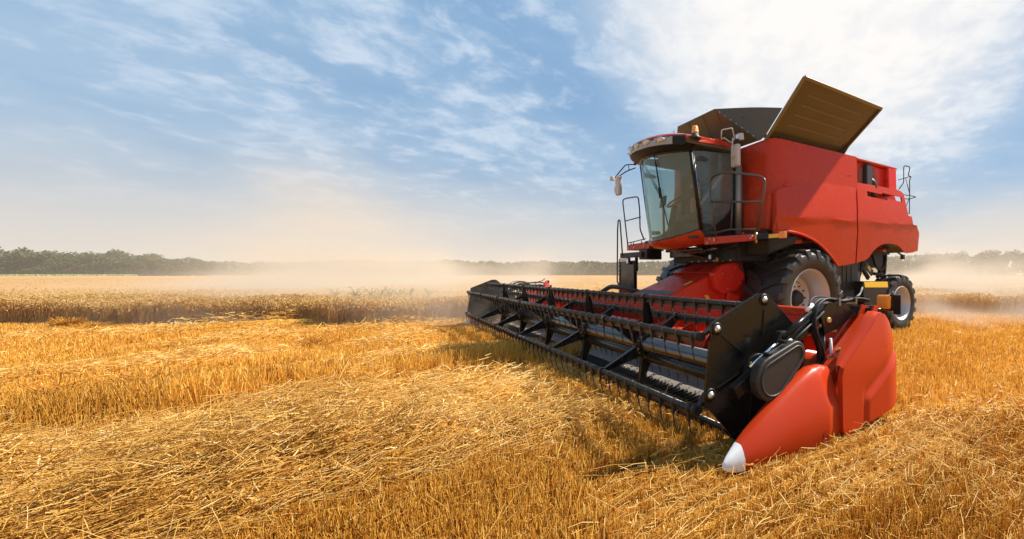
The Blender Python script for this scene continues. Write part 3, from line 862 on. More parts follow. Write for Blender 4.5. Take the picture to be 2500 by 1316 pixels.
# beacon
b = MB(); b.lathe([(0, .002), (0, .10), (.03, .10), (.05, .07), (.09, .06), (.09, .002)], (.98, -1.98, 3.70), 2, 20); b.build('beacon_base', DGREY, root, fix=False)
b = MB(); b.lathe([(0, .055), (.01, .060), (.05, .060), (.055, .055), (.10, .055), (.13, .045), (.14, .002)], (.98, -1.98, 3.79), 2, 20); b.build('beacon_lens', AMB, root, fix=False)
b = MB(); b.lathe([(0, .03), (.08, .03), (.1, .002)], (-.98, -2.12, 3.60), 2, 12); b.build('beacon_lens', AMB, root, fix=False)
# wipers
w = MB(); a = ws(-.50, 1.0) + Vector((0, -.02, .02)); e = ws(.28, .52) + Vector((0, -.04, 0))
w.tube([a, e], .007, 6); w.tube([a + Vector((.07, -.01, -.0)), e + Vector((.05, 0, .0))], .007, 6); w.build('wiper_arm', BLKM, root)
w = MB(); w.tube([ws(.22, 1.0) + Vector((0, -.03, .03)), ws(.30, .55) + Vector((0, -.035, 0)), ws(.42, .15) + Vector((0, -.03, 0))], .010, 6)
w.bar(ws(.30, .60) + Vector((0, -.04, 0)), ws(.31, .48) + Vector((0, -.04, 0)), .035, .05); w.build('wiper_blade', BLKM, root)
w = MB(); w.tube([ws(.26, .9) + Vector((0, -.03, 0)), ws(.34, .5) + Vector((0, -.045, 0)), ws(.42, .15) + Vector((0, -.03, 0))], .006, 6); w.build('wiper_blade', BLKM, root)
# apron under the windscreen
ap = []
for i in range(17):
    u = -1 + i / 8; p = ws(u, 0)
    k = .14 + .035 * u
    ap.append([p + Vector((0, .01, .0)), p + Vector((0, -.03, -.02)), p + Vector((u * .05, -.01 + .02 * u * u, -k * .6)), p + Vector((u * .05, .06, -k)), p + Vector((0, .3, -k - .02))])
MB().grid(ap).build('cab_apron', RED, root, fix=False, sharp=50)
m = MB(); m.tube([ws(-1 + i / 8, 0) + Vector((0, -.01, -.005)) for i in range(17)], .012, 6).build('windscreen_seal', BLK, root)
m = MB(); m.tube([ws(-1 + i / 8, 1) + Vector((0, -.01, -.0)) for i in range(17)], .022, 6).build('windscreen_seal', BLK, root)
# mirrors
def tube_part(name, pts, r, mat, fr=.04, n=8, parent=root):
    return MB().tube(fillet(pts, fr), r, n).build(name, mat, parent)
tube_part('mirror_arm', [(1.02, -1.45, 3.80), (1.05, -1.47, 3.95), (1.17, -1.32, 3.99), (1.19, -1.28, 3.80), (1.12, -1.30, 3.74), (1.06, -1.42, 3.82), (1.02, -1.45, 3.80)], .012, MIRG, .03)
m = MB(); m.box(1.12, 1.34, -1.33, -1.25, 3.29, 3.69); m.build('mirror', MIRG, root, .035, seg=3)
m = MB(); m.tube([(1.21, -1.345, 3.80), (1.21, -1.345, 3.42)], .014, 8); m.box(1.18, 1.25, -1.36, -1.33, 3.46, 3.57); m.build('mirror_bracket', MIRG, root, .005)
m = MB(); m.hexa([(1.29, -1.28, 3.75), (1.39, -1.33, 3.73), (1.42, -1.25, 3.74), (1.32, -1.20, 3.76), (1.27, -1.30, 3.86), (1.37, -1.34, 3.85), (1.41, -1.26, 3.86), (1.31, -1.21, 3.87)]).build('work_lamp', MIRG, root, .012)
m = MB(); m.prism([(1.30, 3.76), (1.37, 3.755), (1.36, 3.83), (1.29, 3.835)], 1, -1.347, -1.325).build('work_lamp_lens', LENS, root, .004)
tube_part('mirror_arm', [(-.92, -2.14, 3.60), (-1.16, -2.24, 3.62), (-1.28, -2.30, 3.50), (-1.42, -2.36, 3.37), (-1.28, -2.33, 3.39), (-1.12, -2.24, 3.48), (-.92, -2.14, 3.53)], .011, BLKM, .05)
tube_part('mirror_stay', [(-1.10, -2.2, 3.61), (-1.08, -2.2, 3.49)], .009, BLKM)
m = MB(); m.box(-1.31, -1.13, -2.40, -2.32, 2.99, 3.38); m.build('mirror', MIRG, root, .03, seg=3)
m = MB(); m.tube([(-1.31, -2.36, 3.40), (-1.33, -2.37, 3.02)], .012, 8); m.box(-1.36, -1.30, -2.39, -2.34, 3.06, 3.17); m.build('mirror_bracket', MIRG, root, .004)
m = MB(); m.hexa([(-1.53, -2.42, 3.33), (-1.43, -2.40, 3.33), (-1.43, -2.34, 3.33), (-1.53, -2.35, 3.33), (-1.51, -2.42, 3.41), (-1.44, -2.40, 3.42), (-1.44, -2.34, 3.42), (-1.51, -2.35, 3.41)]).build('work_lamp', MIRG, root, .01)

# ---- platform
m = MB(); m.box(-2.0, 2.05, -1.60, -.95, 2.015, 2.045).build('platform', BLKM, root)
m = MB(); m.hexa([(.93, -1.76, 1.90), (2.12, -1.60, 1.925), (2.12, -1.57, 1.925), (.93, -1.73, 1.90), (.93, -1.76, 2.035), (2.12, -1.60, 2.025), (2.12, -1.57, 2.025), (.93, -1.73, 2.035)]).build('platform_fascia', RED, root, .006)
m = MB(); m.hexa([(-1.80, -1.91, 1.91), (-.88, -1.86, 1.92), (-.88, -1.83, 1.92), (-1.80, -1.88, 1.91), (-1.80, -1.91, 2.03), (-.88, -1.86, 2.06), (-.88, -1.83, 2.06), (-1.80, -1.88, 2.03)]).build('platform_fascia', RED, root, .006)
m = MB(); m.hexa([(-1.82, -1.90, 1.91), (-1.80, -1.90, 1.91), (-1.80, -1.0, 1.93), (-1.82, -1.0, 1.93), (-1.82, -1.90, 2.03), (-1.80, -1.90, 2.03), (-1.80, -1.0, 2.05), (-1.82, -1.0, 2.05)]).build('platform_fascia', RED, root)
m = MB()
for x, y, z in ((1.10, -1.765, 2.0), (1.22, -1.75, 1.96), (1.22, -1.75, 1.99), (1.05, -1.775, 1.93), (2.03, -1.635, 1.96), (2.06, -1.63, 1.99), (-1.7, -1.915, 1.95), (-1.7, -1.915, 2.0), (-1.05, -1.885, 1.97), (-1.05, -1.885, 2.02), (-1.45, -1.905, 1.96)):
    m.cyl((x, y + .01, z), (x, y - .012, z), .011, 8)
m.build('fascia_bolts', BOLT, root)
# rails
tube_part('hand_rail', [(1.19, -1.70, 2.06), (1.02, -1.70, 2.85), (1.03, -1.70, 3.04), (1.20, -1.70, 3.10), (1.55, -1.70, 3.08), (2.30, -1.70, 2.885), (2.43, -1.70, 2.82), (2.41, -1.70, 2.66), (2.25, -1.70, 2.03)], .019, RAIL, .09)
MB().cyl((1.045, -1.70, 2.655), (2.35, -1.70, 2.485), .016).build('hand_rail', RAIL, root)
MB().tube([(1.0, -1.74, 2.12), (1.19, -1.70, 2.10), (1.55, -1.69, 2.13), (2.27, -1.68, 2.08)], .014, 8).build('hand_rail', RAIL, root)
MB().cyl((1.60, -1.69, 2.13), (1.60, -1.66, 2.6), .012).build('rail_post', RAIL, root)
tube_part('hand_rail', [(-1.775, -1.9, 2.0), (-2.0, -1.9, 2.88), (-2.04, -1.9, 3.05), (-1.90, -1.9, 3.07), (-1.40, -1.9, 3.04), (-1.28, -1.9, 3.01), (-1.22, -1.9, 2.75), (-1.20, -1.9, 2.33), (-1.02, -1.9, 2.10)], .014, BLKM, .06)
MB().cyl((-1.90, -1.9, 2.57), (-1.18, -1.9, 2.585), .012).build('hand_rail', BLKM, root)
m = MB(); m.tube([(-1.80, -1.9, 2.07), (-1.0, -1.88, 2.12)], .010, 8)
for x in (-1.62, -1.5, -1.13): m.cyl((x, -1.9, 2.02), (x, -1.9, 2.09), .010, 6)
m.build('hand_rail', BLKM, root)
tube_part('ladder_rail', [(-2.10, -1.9, 1.02), (-2.33, -1.9, 1.22), (-2.31, -1.9, 2.40), (-2.27, -1.9, 2.62), (-2.18, -1.9, 2.62), (-2.05, -1.9, 1.80)], .016, BLKM, .05)
# black ladder box on the far side
m = MB(); m.box(-2.10, -1.45, -1.92, -1.84, .85, 1.68); m.build('ladder_box', BLK, root, .01)
m = MB(); m.box(-2.18, -2.10, -1.93, -1.88, .88, 1.74); m.box(-2.18, -1.15, -1.90, -1.82, 1.75, 1.86); m.box(-1.45, -1.40, -1.9, -1.84, 1.45, 1.80); m.box(-1.35, -1.0, -1.85, -1.5, 1.70, 1.92); m.build('ladder_frame', BLKM, root, .01)
m = MB(); m.prism([(-2.06, 1.66), (-1.70, 1.67), (-1.66, 1.74), (-2.06, 1.735)], 1, -1.96, -1.93).build('ladder_badge_plate', SILV, root)
m = MB(); m.box(-1.69, -1.57, -1.98, -1.93, 1.60, 1.74); w_ = m.build('ladder_lamp', DGREY, root, .012)
MB().box(-1.67, -1.59, -1.99, -1.978, 1.62, 1.72).build('lens', LENS, w_, .005)
m = MB()
for k in range(8): m.cyl((-2.14, -1.925, .95 + k * .095), (-2.14, -1.94, .95 + k * .095), .009, 6)
m.build('ladder_bolts', BOLT, root)
# marker arm on the near side
m = MB(); m.box(2.13, 2.80, -1.61, -1.585, 1.93, 2.005); mk = m.build('marker_arm', BLKM, root, .004)
MB().box(2.42, 2.66, -1.618, -1.6095, 1.935, 1.995).build('reflective_strip', YEL, mk)
m = MB(); m.box(2.665, 2.80, -1.65, -1.6115, 1.915, 2.015); ml = m.build('marker_lamp', AMB, mk, .012)
MB().tube([(2.12, -1.60, 1.88), (2.12, -1.60, 2.06)], .018, 8).build('marker_hinge', BRASS, root)

# ---- chassis between the wheels
m = MB()
m.box(-.95, 1.30, -1.25, -.55, 1.62, 1.93); m.box(-1.1, 1.1, -.6, 2.6, 1.0, 1.95); m.box(-1.25, 1.25, -.15, .15, .72, 1.05)
m.build('chassis', BLKM, root, .015)
m = MB(); m.box(-1.2, 1.30, -1.30, -1.24, 1.86, 1.93); m.box(-.6, .2, -1.55, -1.2, 1.72, 1.90); m.box(-.35, .05, -1.6, -1.5, 1.80, 1.92); m.build('front_frame', BLK, root, .012)
m = MB()
for a, b, r in (((-.6, -1.7, 1.93), (.7, -1.65, 1.85), .018), ((-.3, -1.68, 1.86), (.55, -1.6, 1.80), .014), ((.1, -1.66, 1.90), (.3, -1.3, 1.70), .016)):
    m.tube(smooth_line([a, ((a[0] + b[0]) / 2, (a[1] + b[1]) / 2 - .04, (a[2] + b[2]) / 2 - .05), b], 6), r, 8)
m.build('hydraulic_pipes', principled('coppery_pipe', (.16, .09, .05), .4, .7), root)
m = MB(); m.cyl((.35, -1.42, 1.83), (.85, -1.42, 1.86), .022, 10); m.cyl((.33, -1.42, 1.83), (.37, -1.42, 1.83), .05, 12); m.build('cab_damper', STEEL, root)
m = MB(); m.box(.50, .60, -1.36, -1.30, 1.66, 1.77); wl = m.build('work_lamp', DGREY, root, .01)
MB().box(.515, .585, -1.372, -1.358, 1.675, 1.755).build('lens', LENS, wl, .006)
m = MB(); m.cyl((.72, -1.28, 1.66), (.72, -1.33, 1.66), .045, 14).build('pipe_boss', principled('olive_brass', (.18, .14, .07), .4, .7), root)
m = MB()
for x in (-.2, .05, .3, .55, .8, 1.05): m.cyl((x, -1.25, 1.64), (x, -1.275, 1.64), .012, 8)
m.build('frame_bolts', BOLT, root)
tube_part('hose', [(.9, -1.3, 1.86), (1.2, -1.32, 1.82), (1.32, -1.28, 1.5), (1.36, -1.2, 1.42)], .014, HOSE, .08)
m = MB(); m.hexa([(1.05, -1.12, 1.68), (1.78, -1.02, 1.72), (1.78, -.3, 1.95), (1.05, -.3, 1.95), (1.05, -1.16, 2.0), (1.80, -1.05, 2.0), (1.80, -.3, 2.1), (1.05, -.3, 2.1)]).build('inner_fender', BLKM, root, .04)
m = MB(); m.hexa([(1.25, -1.12, 2.0), (1.82, -.98, 2.02), (1.82, -.85, 2.02), (1.25, -.85, 2.0), (1.25, -1.12, 2.16), (1.70, -.98, 2.16), (1.70, -.85, 2.16), (1.25, -.85, 2.16)]).build('step_support', BLKM, root, .01)
# grey covers and frames behind the front wheel
m = MB(); m.hexa([(1.25, .55, .75), (1.55, .95, .75), (1.55, 1.40, .75), (1.25, 1.40, .75), (1.25, .55, 1.60), (1.60, .75, 1.60), (1.60, 1.30, 1.62), (1.25, 1.30, 1.62)]).build('side_skirt', DGREY, root, .02)
m = MB(); m.box(1.25, 1.53, 1.42, 1.98, .70, 1.66); sk = m.build('embossed_cover', DGREY, root, .012)
for y, z0, z1 in ((1.56, 1.2, 1.55), (1.72, 1.2, 1.55)): MB().box(1.531, 1.545, y, y + .05, z0, z1).build('cover_rib', DGREY, sk, .004)
MB().box(1.531, 1.543, 1.50, 1.90, 1.08, 1.10).build('cover_rib', DGREY, sk, .003)
m = MB(); m.box(.5, 1.35, 1.9, 2.35, .9, 1.70); m.bar((1.3, 2.1, .8), (1.35, 2.45, 1.7), .07, .07); m.bar((1.3, 2.3, 1.72), (1.3, 2.75, 1.28), .07, .10); m.build('rear_frame', BLKM, root, .012)
m = MB(); m.box(1.356, 1.37, 2.0, 2.3, .95, 1.45).build('service_hatch', principled('grey_plate', (.12, .12, .12), .4), root, .005)
# rear axle post with hexagonal cut-out
m = MB()
hx = [(3.08, 1.86), (3.22, 1.60), (3.42, 1.47), (3.64, 1.62), (3.66, 1.88)]
for a, b in zip(hx, hx[1:]): m.bar((1.2, *a), (1.2, *b), .06, .07, (1, 0, 0))
m.bar((1.2, 3.0, 1.92), (1.2, 3.8, 1.92), .07, .09, (1, 0, 0)); m.bar((1.2, 3.66, 1.9), (1.2, 3.60, 1.40), .07, .09, (1, 0, 0)); m.bar((1.2, 3.1, 1.4), (1.2, 3.6, 1.36), .07, .10, (1, 0, 0)); m.bar((1.2, 3.42, 1.47), (1.2, 3.30, 1.30), .06, .1, (1, 0, 0))
m.build('axle_bracket', BLKM, root, .008)
m = MB(); m.bar((1.3, 2.62, 1.62), (1.3, 2.92, 1.40), .02, .16, (0, 0, 1)).build('bracket_plate', BLK, root, .004)
MB().bar((1.315, 2.70, 1.57), (1.315, 2.82, 1.48), .012, .09, (0, 0, 1)).build('warning_sticker', YEL, root)
MB().box(1.25, 1.34, 4.30, 4.40, 1.78, 1.90).build('tow_light', BLKM, root, .01)
MB().bar((1.28, 4.05, 1.98), (1.30, 4.33, 1.88), .04, .03).build('tow_light_bracket', BLKM, root)
m = MB(); m.box(-1.5, 1.4, 3.2, 3.45, .52, .82); m.box(-.6, .6, 2.4, 3.4, .75, 1.2); m.box(-1.0, 1.0, 2.3, 3.9, 1.55, 2.2); m.build('rear_axle', BLKM, root, .02)
# black side plate with yellow strip
m = MB(); m.prism([(1.70, 1.235), (2.70, 1.225), (2.86, .62), (1.78, .70)], 0, 1.60, 1.84); bp_ = m.build('battery_box', BLK, root, .012)
MB().prism([(1.755, 1.225), (2.69, 1.215), (2.715, 1.085), (1.79, 1.105)], 0, 1.842, 1.848).build('reflective_strip', YEL, bp_)
# rear ladder and rails
tube_part('rear_ladder', [(1.16, 4.40, 3.66), (1.30, 4.40, 3.82), (1.30, 4.40, 4.23), (1.34, 4.40, 4.26), (1.48, 4.40, 4.20), (1.43, 4.40, 3.98), (1.52, 4.40, 3.94), (1.47, 4.40, 3.88), (1.46, 4.40, 2.98)], .013, BLKM, .03)
m = MB(); m.cyl((1.15, 4.38, 3.91), (1.50, 4.40, 3.95), .010, 6); m.cyl((1.36, 4.40, 3.92), (1.48, 4.40, 3.45), .010, 6)
m.tube(fillet([(1.34, 4.3, 3.48), (1.46, 4.4, 3.45), (1.63, 4.45, 3.40), (1.46, 4.4, 3.36), (1.36, 4.3, 3.37)], .03), .011, 6); m.cyl((1.42, 4.2, 2.98), (1.47, 4.4, 2.98), .012, 6); m.cyl((1.48, 4.4, 3.45), (1.42, 4.3, 3.15), .009, 6)
m.build('rear_ladder', BLKM, root)

# ---- wheels
def tyre_mesh(Rd, W, rim, nlug, lug_h, sx):
    """outer face towards +x*sx, centred on the wheel's middle plane"""
    m = MB(); h = W / 2
    prof = [(-h * .80, rim - .01), (-h * .92, rim + .03), (-h * 1.0, rim + (Rd - rim) * .45), (-h * .97, Rd - lug_h - .06), (-h * .86, Rd - lug_h - .015), (-h * .5, Rd - lug_h + .008), (0, Rd - lug_h + .015)]
    prof = prof + [(-a, r) for a, r in prof[-2::-1]]
    m.lathe(prof, (0, 0, 0), 0, 56)
    n = nlug
    for side in (-1, 1):
        for k in range(n):
            ph0 = 2 * PI * (k + (.5 if side > 0 else 0)) / n
            st = []
            for i in range(6):
                t = i / 5
                x = side * (-.03 + (h * 1.0 + .03) * min(t * 1.12, 1.)); rr = Rd - lug_h * (.0 + .12 * t)
                if i == 5: rr = Rd - lug_h - .10; x = side * h * 1.015
                if i == 4: x = side * h * .97; rr = Rd - lug_h * .45
                ang = ph0 + (.30 * t ** .8 * (Rd / .94) ** -.5)
                wt = (.042 + .022 * t) / Rd
                bot = Rd - lug_h - .02 if i < 4 else rr - .06
                st.append([(x, (rr if q < 2 else bot), ang + (wt if q in (1, 2) else -wt)) for q in range(4)])
            V = [[m.v((x, -r * math.cos(a), r * math.sin(a))) for x, r, a in s] for s in st]
            for i in range(5):
                for q in range(4):
                    m.f([V[i][q], V[i][(q + 1) % 4], V[i + 1][(q + 1) % 4], V[i + 1][q]])
            m.f(V[0][::-1]); m.f(V[-1])
    return m
def rim_mesh(rim, W):
    m = MB(); h = W / 2 * .82
    prof = [(h + .02, rim + .012), (h + .03, rim - .006), (h + .015, rim - .03), (h - .06, rim - .045), (h - .10, rim - .075), (h - .20, rim - .085), (h - .23, rim - .11), (h - .40, rim - .14), (h - .43, rim * .62), (h - .36, rim * .52), (h - .36, rim * .30), (h - .40, rim * .27)]
    m.lathe(prof, (0, 0, 0), 0, 56)
    m.lathe([(-h, rim), (-h, rim * .4), (-h * .2, rim * .3)], (0, 0, 0), 0, 32)
    return m
def hub_mesh(rim, W):
    m = MB(); h = W / 2 * .82
    m.lathe([(h - .41, rim * .30), (h - .30, rim * .24), (h - .26, rim * .20), (h - .25, .002)], (0, 0, 0), 0, 28)
    for k in range(10):
        a = 2 * PI * k / 10; p = (h - .36, rim * .42 * math.cos(a), rim * .42 * math.sin(a)); m.cyl(p, (p[0] + .035, p[1], p[2]), .016, 6)
    return m
def wheel(name, x, y, z, Rd, W, rim, nlug, lug_h, sx, label):
    w = empty(name, (x, y, z), root); w['label'] = label
    t = tyre_mesh(Rd, W, rim, nlug, lug_h, sx).build('tyre', RUB, w, .008, fix=True, seg=1)
    r_ = rim_mesh(rim, W).build('rim', SILV, w, fix=False, sharp=50)
    h_ = hub_mesh(rim, W).build('hub', DGREY, w, fix=True)
    for o in (t, r_, h_):
        if sx < 0: o.rotation_euler = (0, 0, 0); o.scale = (-1, 1, 1)
    return w
wheel('wheel', 1.43, 0, .925, .945, 1.02, .56, 19, .055, 1, 'large ribbed drive wheel with a silver rim')
wheel('wheel', -1.95, 0, .925, .945, 1.02, .56, 19, .055, -1, 'large ribbed drive wheel half hidden by the feeder housing')
wheel('wheel', 1.62, 3.31, .69, .70, .52, .405, 17, .045, 1, 'smaller rear steering wheel with a silver rim')
wheel('wheel', -2.12, 3.31, .69, .70, .52, .405, 17, .045, -1, 'smaller rear steering wheel hidden behind the machine')

# ---- feeder housing
FX0, FX1 = -.60, .72
m = MB()
m.hexa([(FX0, -2.42, .25), (FX1, -2.42, .25), (FX1, -.55, .95), (FX0, -.55, .95), (FX0, -2.40, 1.00), (FX1, -2.40, 1.00), (FX1, -.72, 1.67), (FX0, -.72, 1.67)])
feed = m.build('feeder_housing', REDD, root, .02)
m = MB(); m.hexa([(FX0 - .02, -1.45, 1.405), (FX1 + .02, -1.45, 1.405), (FX1 + .02, -.72, 1.69), (FX0 - .02, -.72, 1.69), (FX0 - .02, -1.46, 1.42), (FX1 + .02, -1.46, 1.42), (FX1 + .02, -.73, 1.705), (FX0 - .02, -.73, 1.705)])
m.build('feeder_cover', REDD, feed, .006)
def ftop(x, t, off=.004):   # t 0 at the front edge, 1 at the back edge of the sloping top
    return Vector((x, -2.40 + 1.68 * t, 1.00 + .67 * t + off))
m = MB(); m.poly([ftop(FX0 + .03, .05), ftop(FX1 - .02, .05), ftop(FX1 - .02, .13), ftop(FX0 + .03, .13)]); m.build('grip_strip', GREYST, feed)
for x, t in ((FX0 + .10, .29), (FX1 - .18, .29), (-.05, .72)):
    MB().bar(ftop(x, t, .006 if t < .5 else .028), ftop(x, t + .09, .006 if t < .5 else .028), .075, .006, (0, -.37, .93)).build('yellow_sticker', YEL, feed)
m = MB()
for k in range(5):
    for t in (.30, .60, .80, .92):
        p = ftop(FX0 + .15 + k * .25, t, .004 if t < .5 else .025); m.cyl(p, p + Vector((0, -.004, .012)), .010, 6)
m.build('feeder_rivets', BOLT, feed)
hexo = [(-1.52, 1.40), (-1.33, 1.56), (-1.02, 1.62), (-.80, 1.50), (-.76, 1.30), (-.98, 1.09), (-1.28, 1.02), (-1.48, 1.13)]
m = MB(); m.prism(hexo, 0, FX1 + .003, FX1 + .16); m.build('gearbox_cover', REDD, feed, .025)
m = MB()
for y, z in ((-1.32, 1.40), (-1.02, 1.52), (-.9, 1.22), (-1.2, 1.12), (-1.1, 1.34)): m.cyl((FX1 + .155, y, z), (FX1 + .175, y, z), .014, 6)
m.build('gearbox_bolts', BOLT, feed)
m = MB(); m.prism([(-1.62, 1.01), (-1.54, 1.01), (-1.43, .86), (-1.51, .86)], 0, FX1 + .004, FX1 + .010).build('yellow_sticker', YEL, feed)
m = MB(); m.prism([(-1.15, 1.06), (-.85, 1.0), (-.9, .75), (-1.2, .8)], 0, FX1 + .01, FX1 + .12).build('drive_guard', REDD, feed, .02)
tube_part('hose', [(FX0 - .06, -.7, 1.66), (FX0 - .12, -1.2, 1.50), (FX0 - .10, -1.45, 1.36)], .03, HOSE, .3)
m = MB(); m.hexa([(FX0 - .14, -1.45, 1.3), (FX0 - .02, -1.45, 1.3), (FX0 - .02, -.7, 1.6), (FX0 - .14, -.7, 1.6), (FX0 - .14, -1.42, 1.42), (FX0 - .02, -1.42, 1.42), (FX0 - .02, -.7, 1.75), (FX0 - .14, -.7, 1.75)]).build('hose_guard', BLK, root, .01)

# ------------------------------------------------------------------ the header
HX0, HX1 = -6.10, 4.56          # inner faces of the end sheets
HC = (HX0 + HX1) / 2
def mirx(x): return 2 * HC - x
# back wall with ledge, top beam and floor
m = MB(); P = [(-2.52, .18), (-2.47, .55), (-2.50, .70), (-2.47, .72), (-2.45, .95), (-2.42, .95), (-2.43, .18)]
m.prism(P, 0, HX0, HX1); back = m.build('back_wall', REDD, root, .008)
m = MB(); m.box(HX0, HX1 + .1, -2.50, -2.36, .93, 1.015); m.build('top_beam', RED, root, .012)
m = MB(); m.box(HX0, HX1, -2.40, -2.26, .25, .42); m.build('rear_beam', REDD, root, .012)
m = MB(); m.grid([[(HX0 + (HX1 - HX0) * i / 12, y, z) for i in range(13)] for y, z in ((-3.52, .095), (-3.44, .14), (-3.40, .125), (-3.2, .12), (-2.95, .13), (-2.7, .17), (-2.53, .26))]).build('header_floor', SHEET, root, fix=False)
m = MB(); m.box(HX0, HX1, -3.54, -2.4, .06, .085).build('header_belly', BLKM, root)
# knife bar with guards
m = MB(); m.box(HX0, HX1, -3.60, -3.50, .075, .095); kb = m.build('cutter_bar', BLKM, root)
m = MB(); nG = 136
for k in range(nG):
    x = HX0 + .04 + (HX1 - HX0 - .08) * k / (nG - 1)
    m.hexa([(x - .014, -3.60, .078), (x + .014, -3.60, .078), (x + .014, -3.5, .078), (x - .014, -3.5, .078), (x - .004, -3.72, .088), (x + .004, -3.72, .088), (x + .012, -3.5, .12), (x - .012, -3.5, .12)])
m.build('knife_guards', BLKM, kb, kind='stuff')
m = MB()
for k in range(nG // 2):
    x = HX0 + .06 + (HX1 - HX0 - .1) * k / (nG // 2 - 1); m.cyl((x, -3.50, .125), (x, -3.50, .142), .010, 6)
m.build('knife_bolts', BRASS, kb, kind='stuff')
# feed auger with flights
ax_y, ax_z = -2.88, .46
m = MB(); m.cyl((HX0, ax_y, ax_z), (HX1, ax_y, ax_z), .19, 24); aug = m.build('feed_auger', RED, root)
for x0, x1, hd in ((HX0, -.7, 1), (.75, HX1, -1)):
    P = []; turns = (x1 - x0) / .62; N_ = int(turns * 18)
    for i in range(N_ + 1):
        t = i / N_; a = hd * t * turns * 2 * PI; x = x0 + (x1 - x0) * t
        P.append([(x, ax_y + r * math.cos(a), ax_z + r * math.sin(a)) for r in (.185, .33)])
    m = MB(); m.shell(P, (.006, 0, 0)); m.build('auger_flight', RED, aug, fix=False)

# ---- reel
RY, RZ, RR = -3.83, .65, .525            # circle the tine bars run on
TY, TZ = -3.75, .60                     # spider centre, slightly off it
RX0, RX1 = -5.98, 4.40
m = MB(); m.cyl((RX0, TY, TZ), (RX1, TY, TZ), .088, 24); m.build('reel_tube', TUBE, root)
m = MB()
for k in range(6):
    x0 = RX0 + .06 + (RX1 - RX0) * k / 6; x1 = x0 + (RX1 - RX0) / 6 - .12
    m.tube([(x0, TY - .03, TZ - .10), (x0 + .12, TY - .035, TZ - .115), (x1 - .12, TY - .035, TZ - .115), (x1, TY - .03, TZ - .10)], [.02, .07, .07, .02], 10)
m.build('tube_guards', BLK, root)
BAR = [(-3.80, 1.142), (-4.25, .93), (-4.285, .385), (-3.87, .105), (-3.38, .39), (-3.38, .91)]
BNAME = ['reel bar at the top', 'reel bar in front', 'reel bar low in front', 'lowest reel bar', 'reel bar low at the back', 'reel bar at the back']
TINE_N = 50
pitch = (RX1 - RX0 - .10) / (TINE_N - 1)
def tine():
    m = MB()
    m.tube([(-.015, 0, 0), (.015, 0, 0)], .030, 8)
    m.hexa([(-.013, -.016, -.045), (.013, -.016, -.045), (.013, .008, -.045), (-.013, .008, -.045), (-.014, -.030, 0), (.014, -.030, 0), (.014, .026, 0), (-.014, .026, 0)])
    m.hexa([(-.006, -.012, -.10), (.006, -.012, -.10), (.006, .004, -.10), (-.006, .004, -.10), (-.013, -.016, -.045), (.013, -.016, -.045), (.013, .008, -.045), (-.013, .008, -.045)])
    m.tube([(0, -.004, -.085), (0, .0, -.13), (.0, .010, -.18), (.0, .034, -.235)], [.0072, .0066, .0055, .003], 5)
    return m
tine_o = None
for bi, (by, bz) in enumerate(BAR):
    m = MB(); m.cyl((RX0 + .02, by, bz), (RX1 - .02, by, bz), .024, 12)
    bar = m.build('reel_bar', BARM, root); bar['label'] = BNAME[bi]
    nseg = 6
    for k in range(nseg):
        xa = RX0 + .05 + (RX1 - RX0 - .1) * k / nseg; xb = xa + (RX1 - RX0 - .1) / nseg - .015
        MB().box(xa, xb, by + .006, by + .014, bz - .062, bz - .012).build('bat_strip', DGREY, bar)
    if bi == 4:       # the bar hidden low at the back: its tines as one piece
        mm = MB()
        for k in range(TINE_N):
            x = RX0 + .05 + pitch * k; mm.tube([(x, by, bz - .02), (x, by + .01, bz - .15), (x, by + .034, bz - .255)], [.012, .008, .004], 5)
        mm.build('tine', DGREY, bar, kind='stuff'); continue
    for k in range(TINE_N):
        if tine_o is None:
            tine_o = tine().build('tine', DGREY, bar); t = tine_o
        else:
            t = tine_o.copy(); col.objects.link(t); t.parent = bar
        t.location = (RX0 + .05 + pitch * k, by, bz)
        t.rotation_euler = (random.uniform(-.05, .05), random.uniform(-.03, .03), 0)
# spiders
for k in range(1, 6):
    x = RX0 + (RX1 - RX0) * k / 6 + .03
    m = MB(); m.lathe([(-.012, .088), (-.012, .17), (.012, .17), (.012, .088)], (x, TY, TZ), 0, 24); sp = m.build('reel_spider', BLK, root, fix=True)
    m = MB()
    for bi, (by, bz) in enumerate(BAR):
        a = math.atan2(bz - TZ, by - TY)
        for da in (-.16, .16):
            q = (TY + .145 * math.cos(a + da), TZ + .145 * math.sin(a + da)); m.cyl((x + .010, *q), (x + .026, *q), .011, 6)
    m.build('spider_bolts', BRASS, sp)
    for by, bz in BAR:
        d = Vector((0, by - TY, bz - TZ)); L_ = d.length; d.normalize(); s = Vector((0, -d.z, d.y)); c = Vector((x, TY, TZ))
        m = MB(); X_ = Vector((.010, 0, 0))
        a0, a1 = c + d * .12, c + d * (L_ - .01)
        q = [a0 - s * .075, a0 + s * .075, a1 + s * .022, a1 - s * .022]
        m.hexa([p - X_ for p in q] + [p + X_ for p in q])
        # folded flange
        m.hexa([q[0] - X_, q[0] + X_ * 5, q[3] + X_ * 4, q[3] - X_] + [p + s * .008 for p in (q[0] - X_, q[0] + X_ * 5, q[3] + X_ * 4, q[3] - X_)])
        m.build('reel_arm', BLK, sp)
        m = MB(); m.cyl((x - .03, by, bz), (x + .03, by, bz), .036, 10); m.build('bar_clamp', BLK, sp)
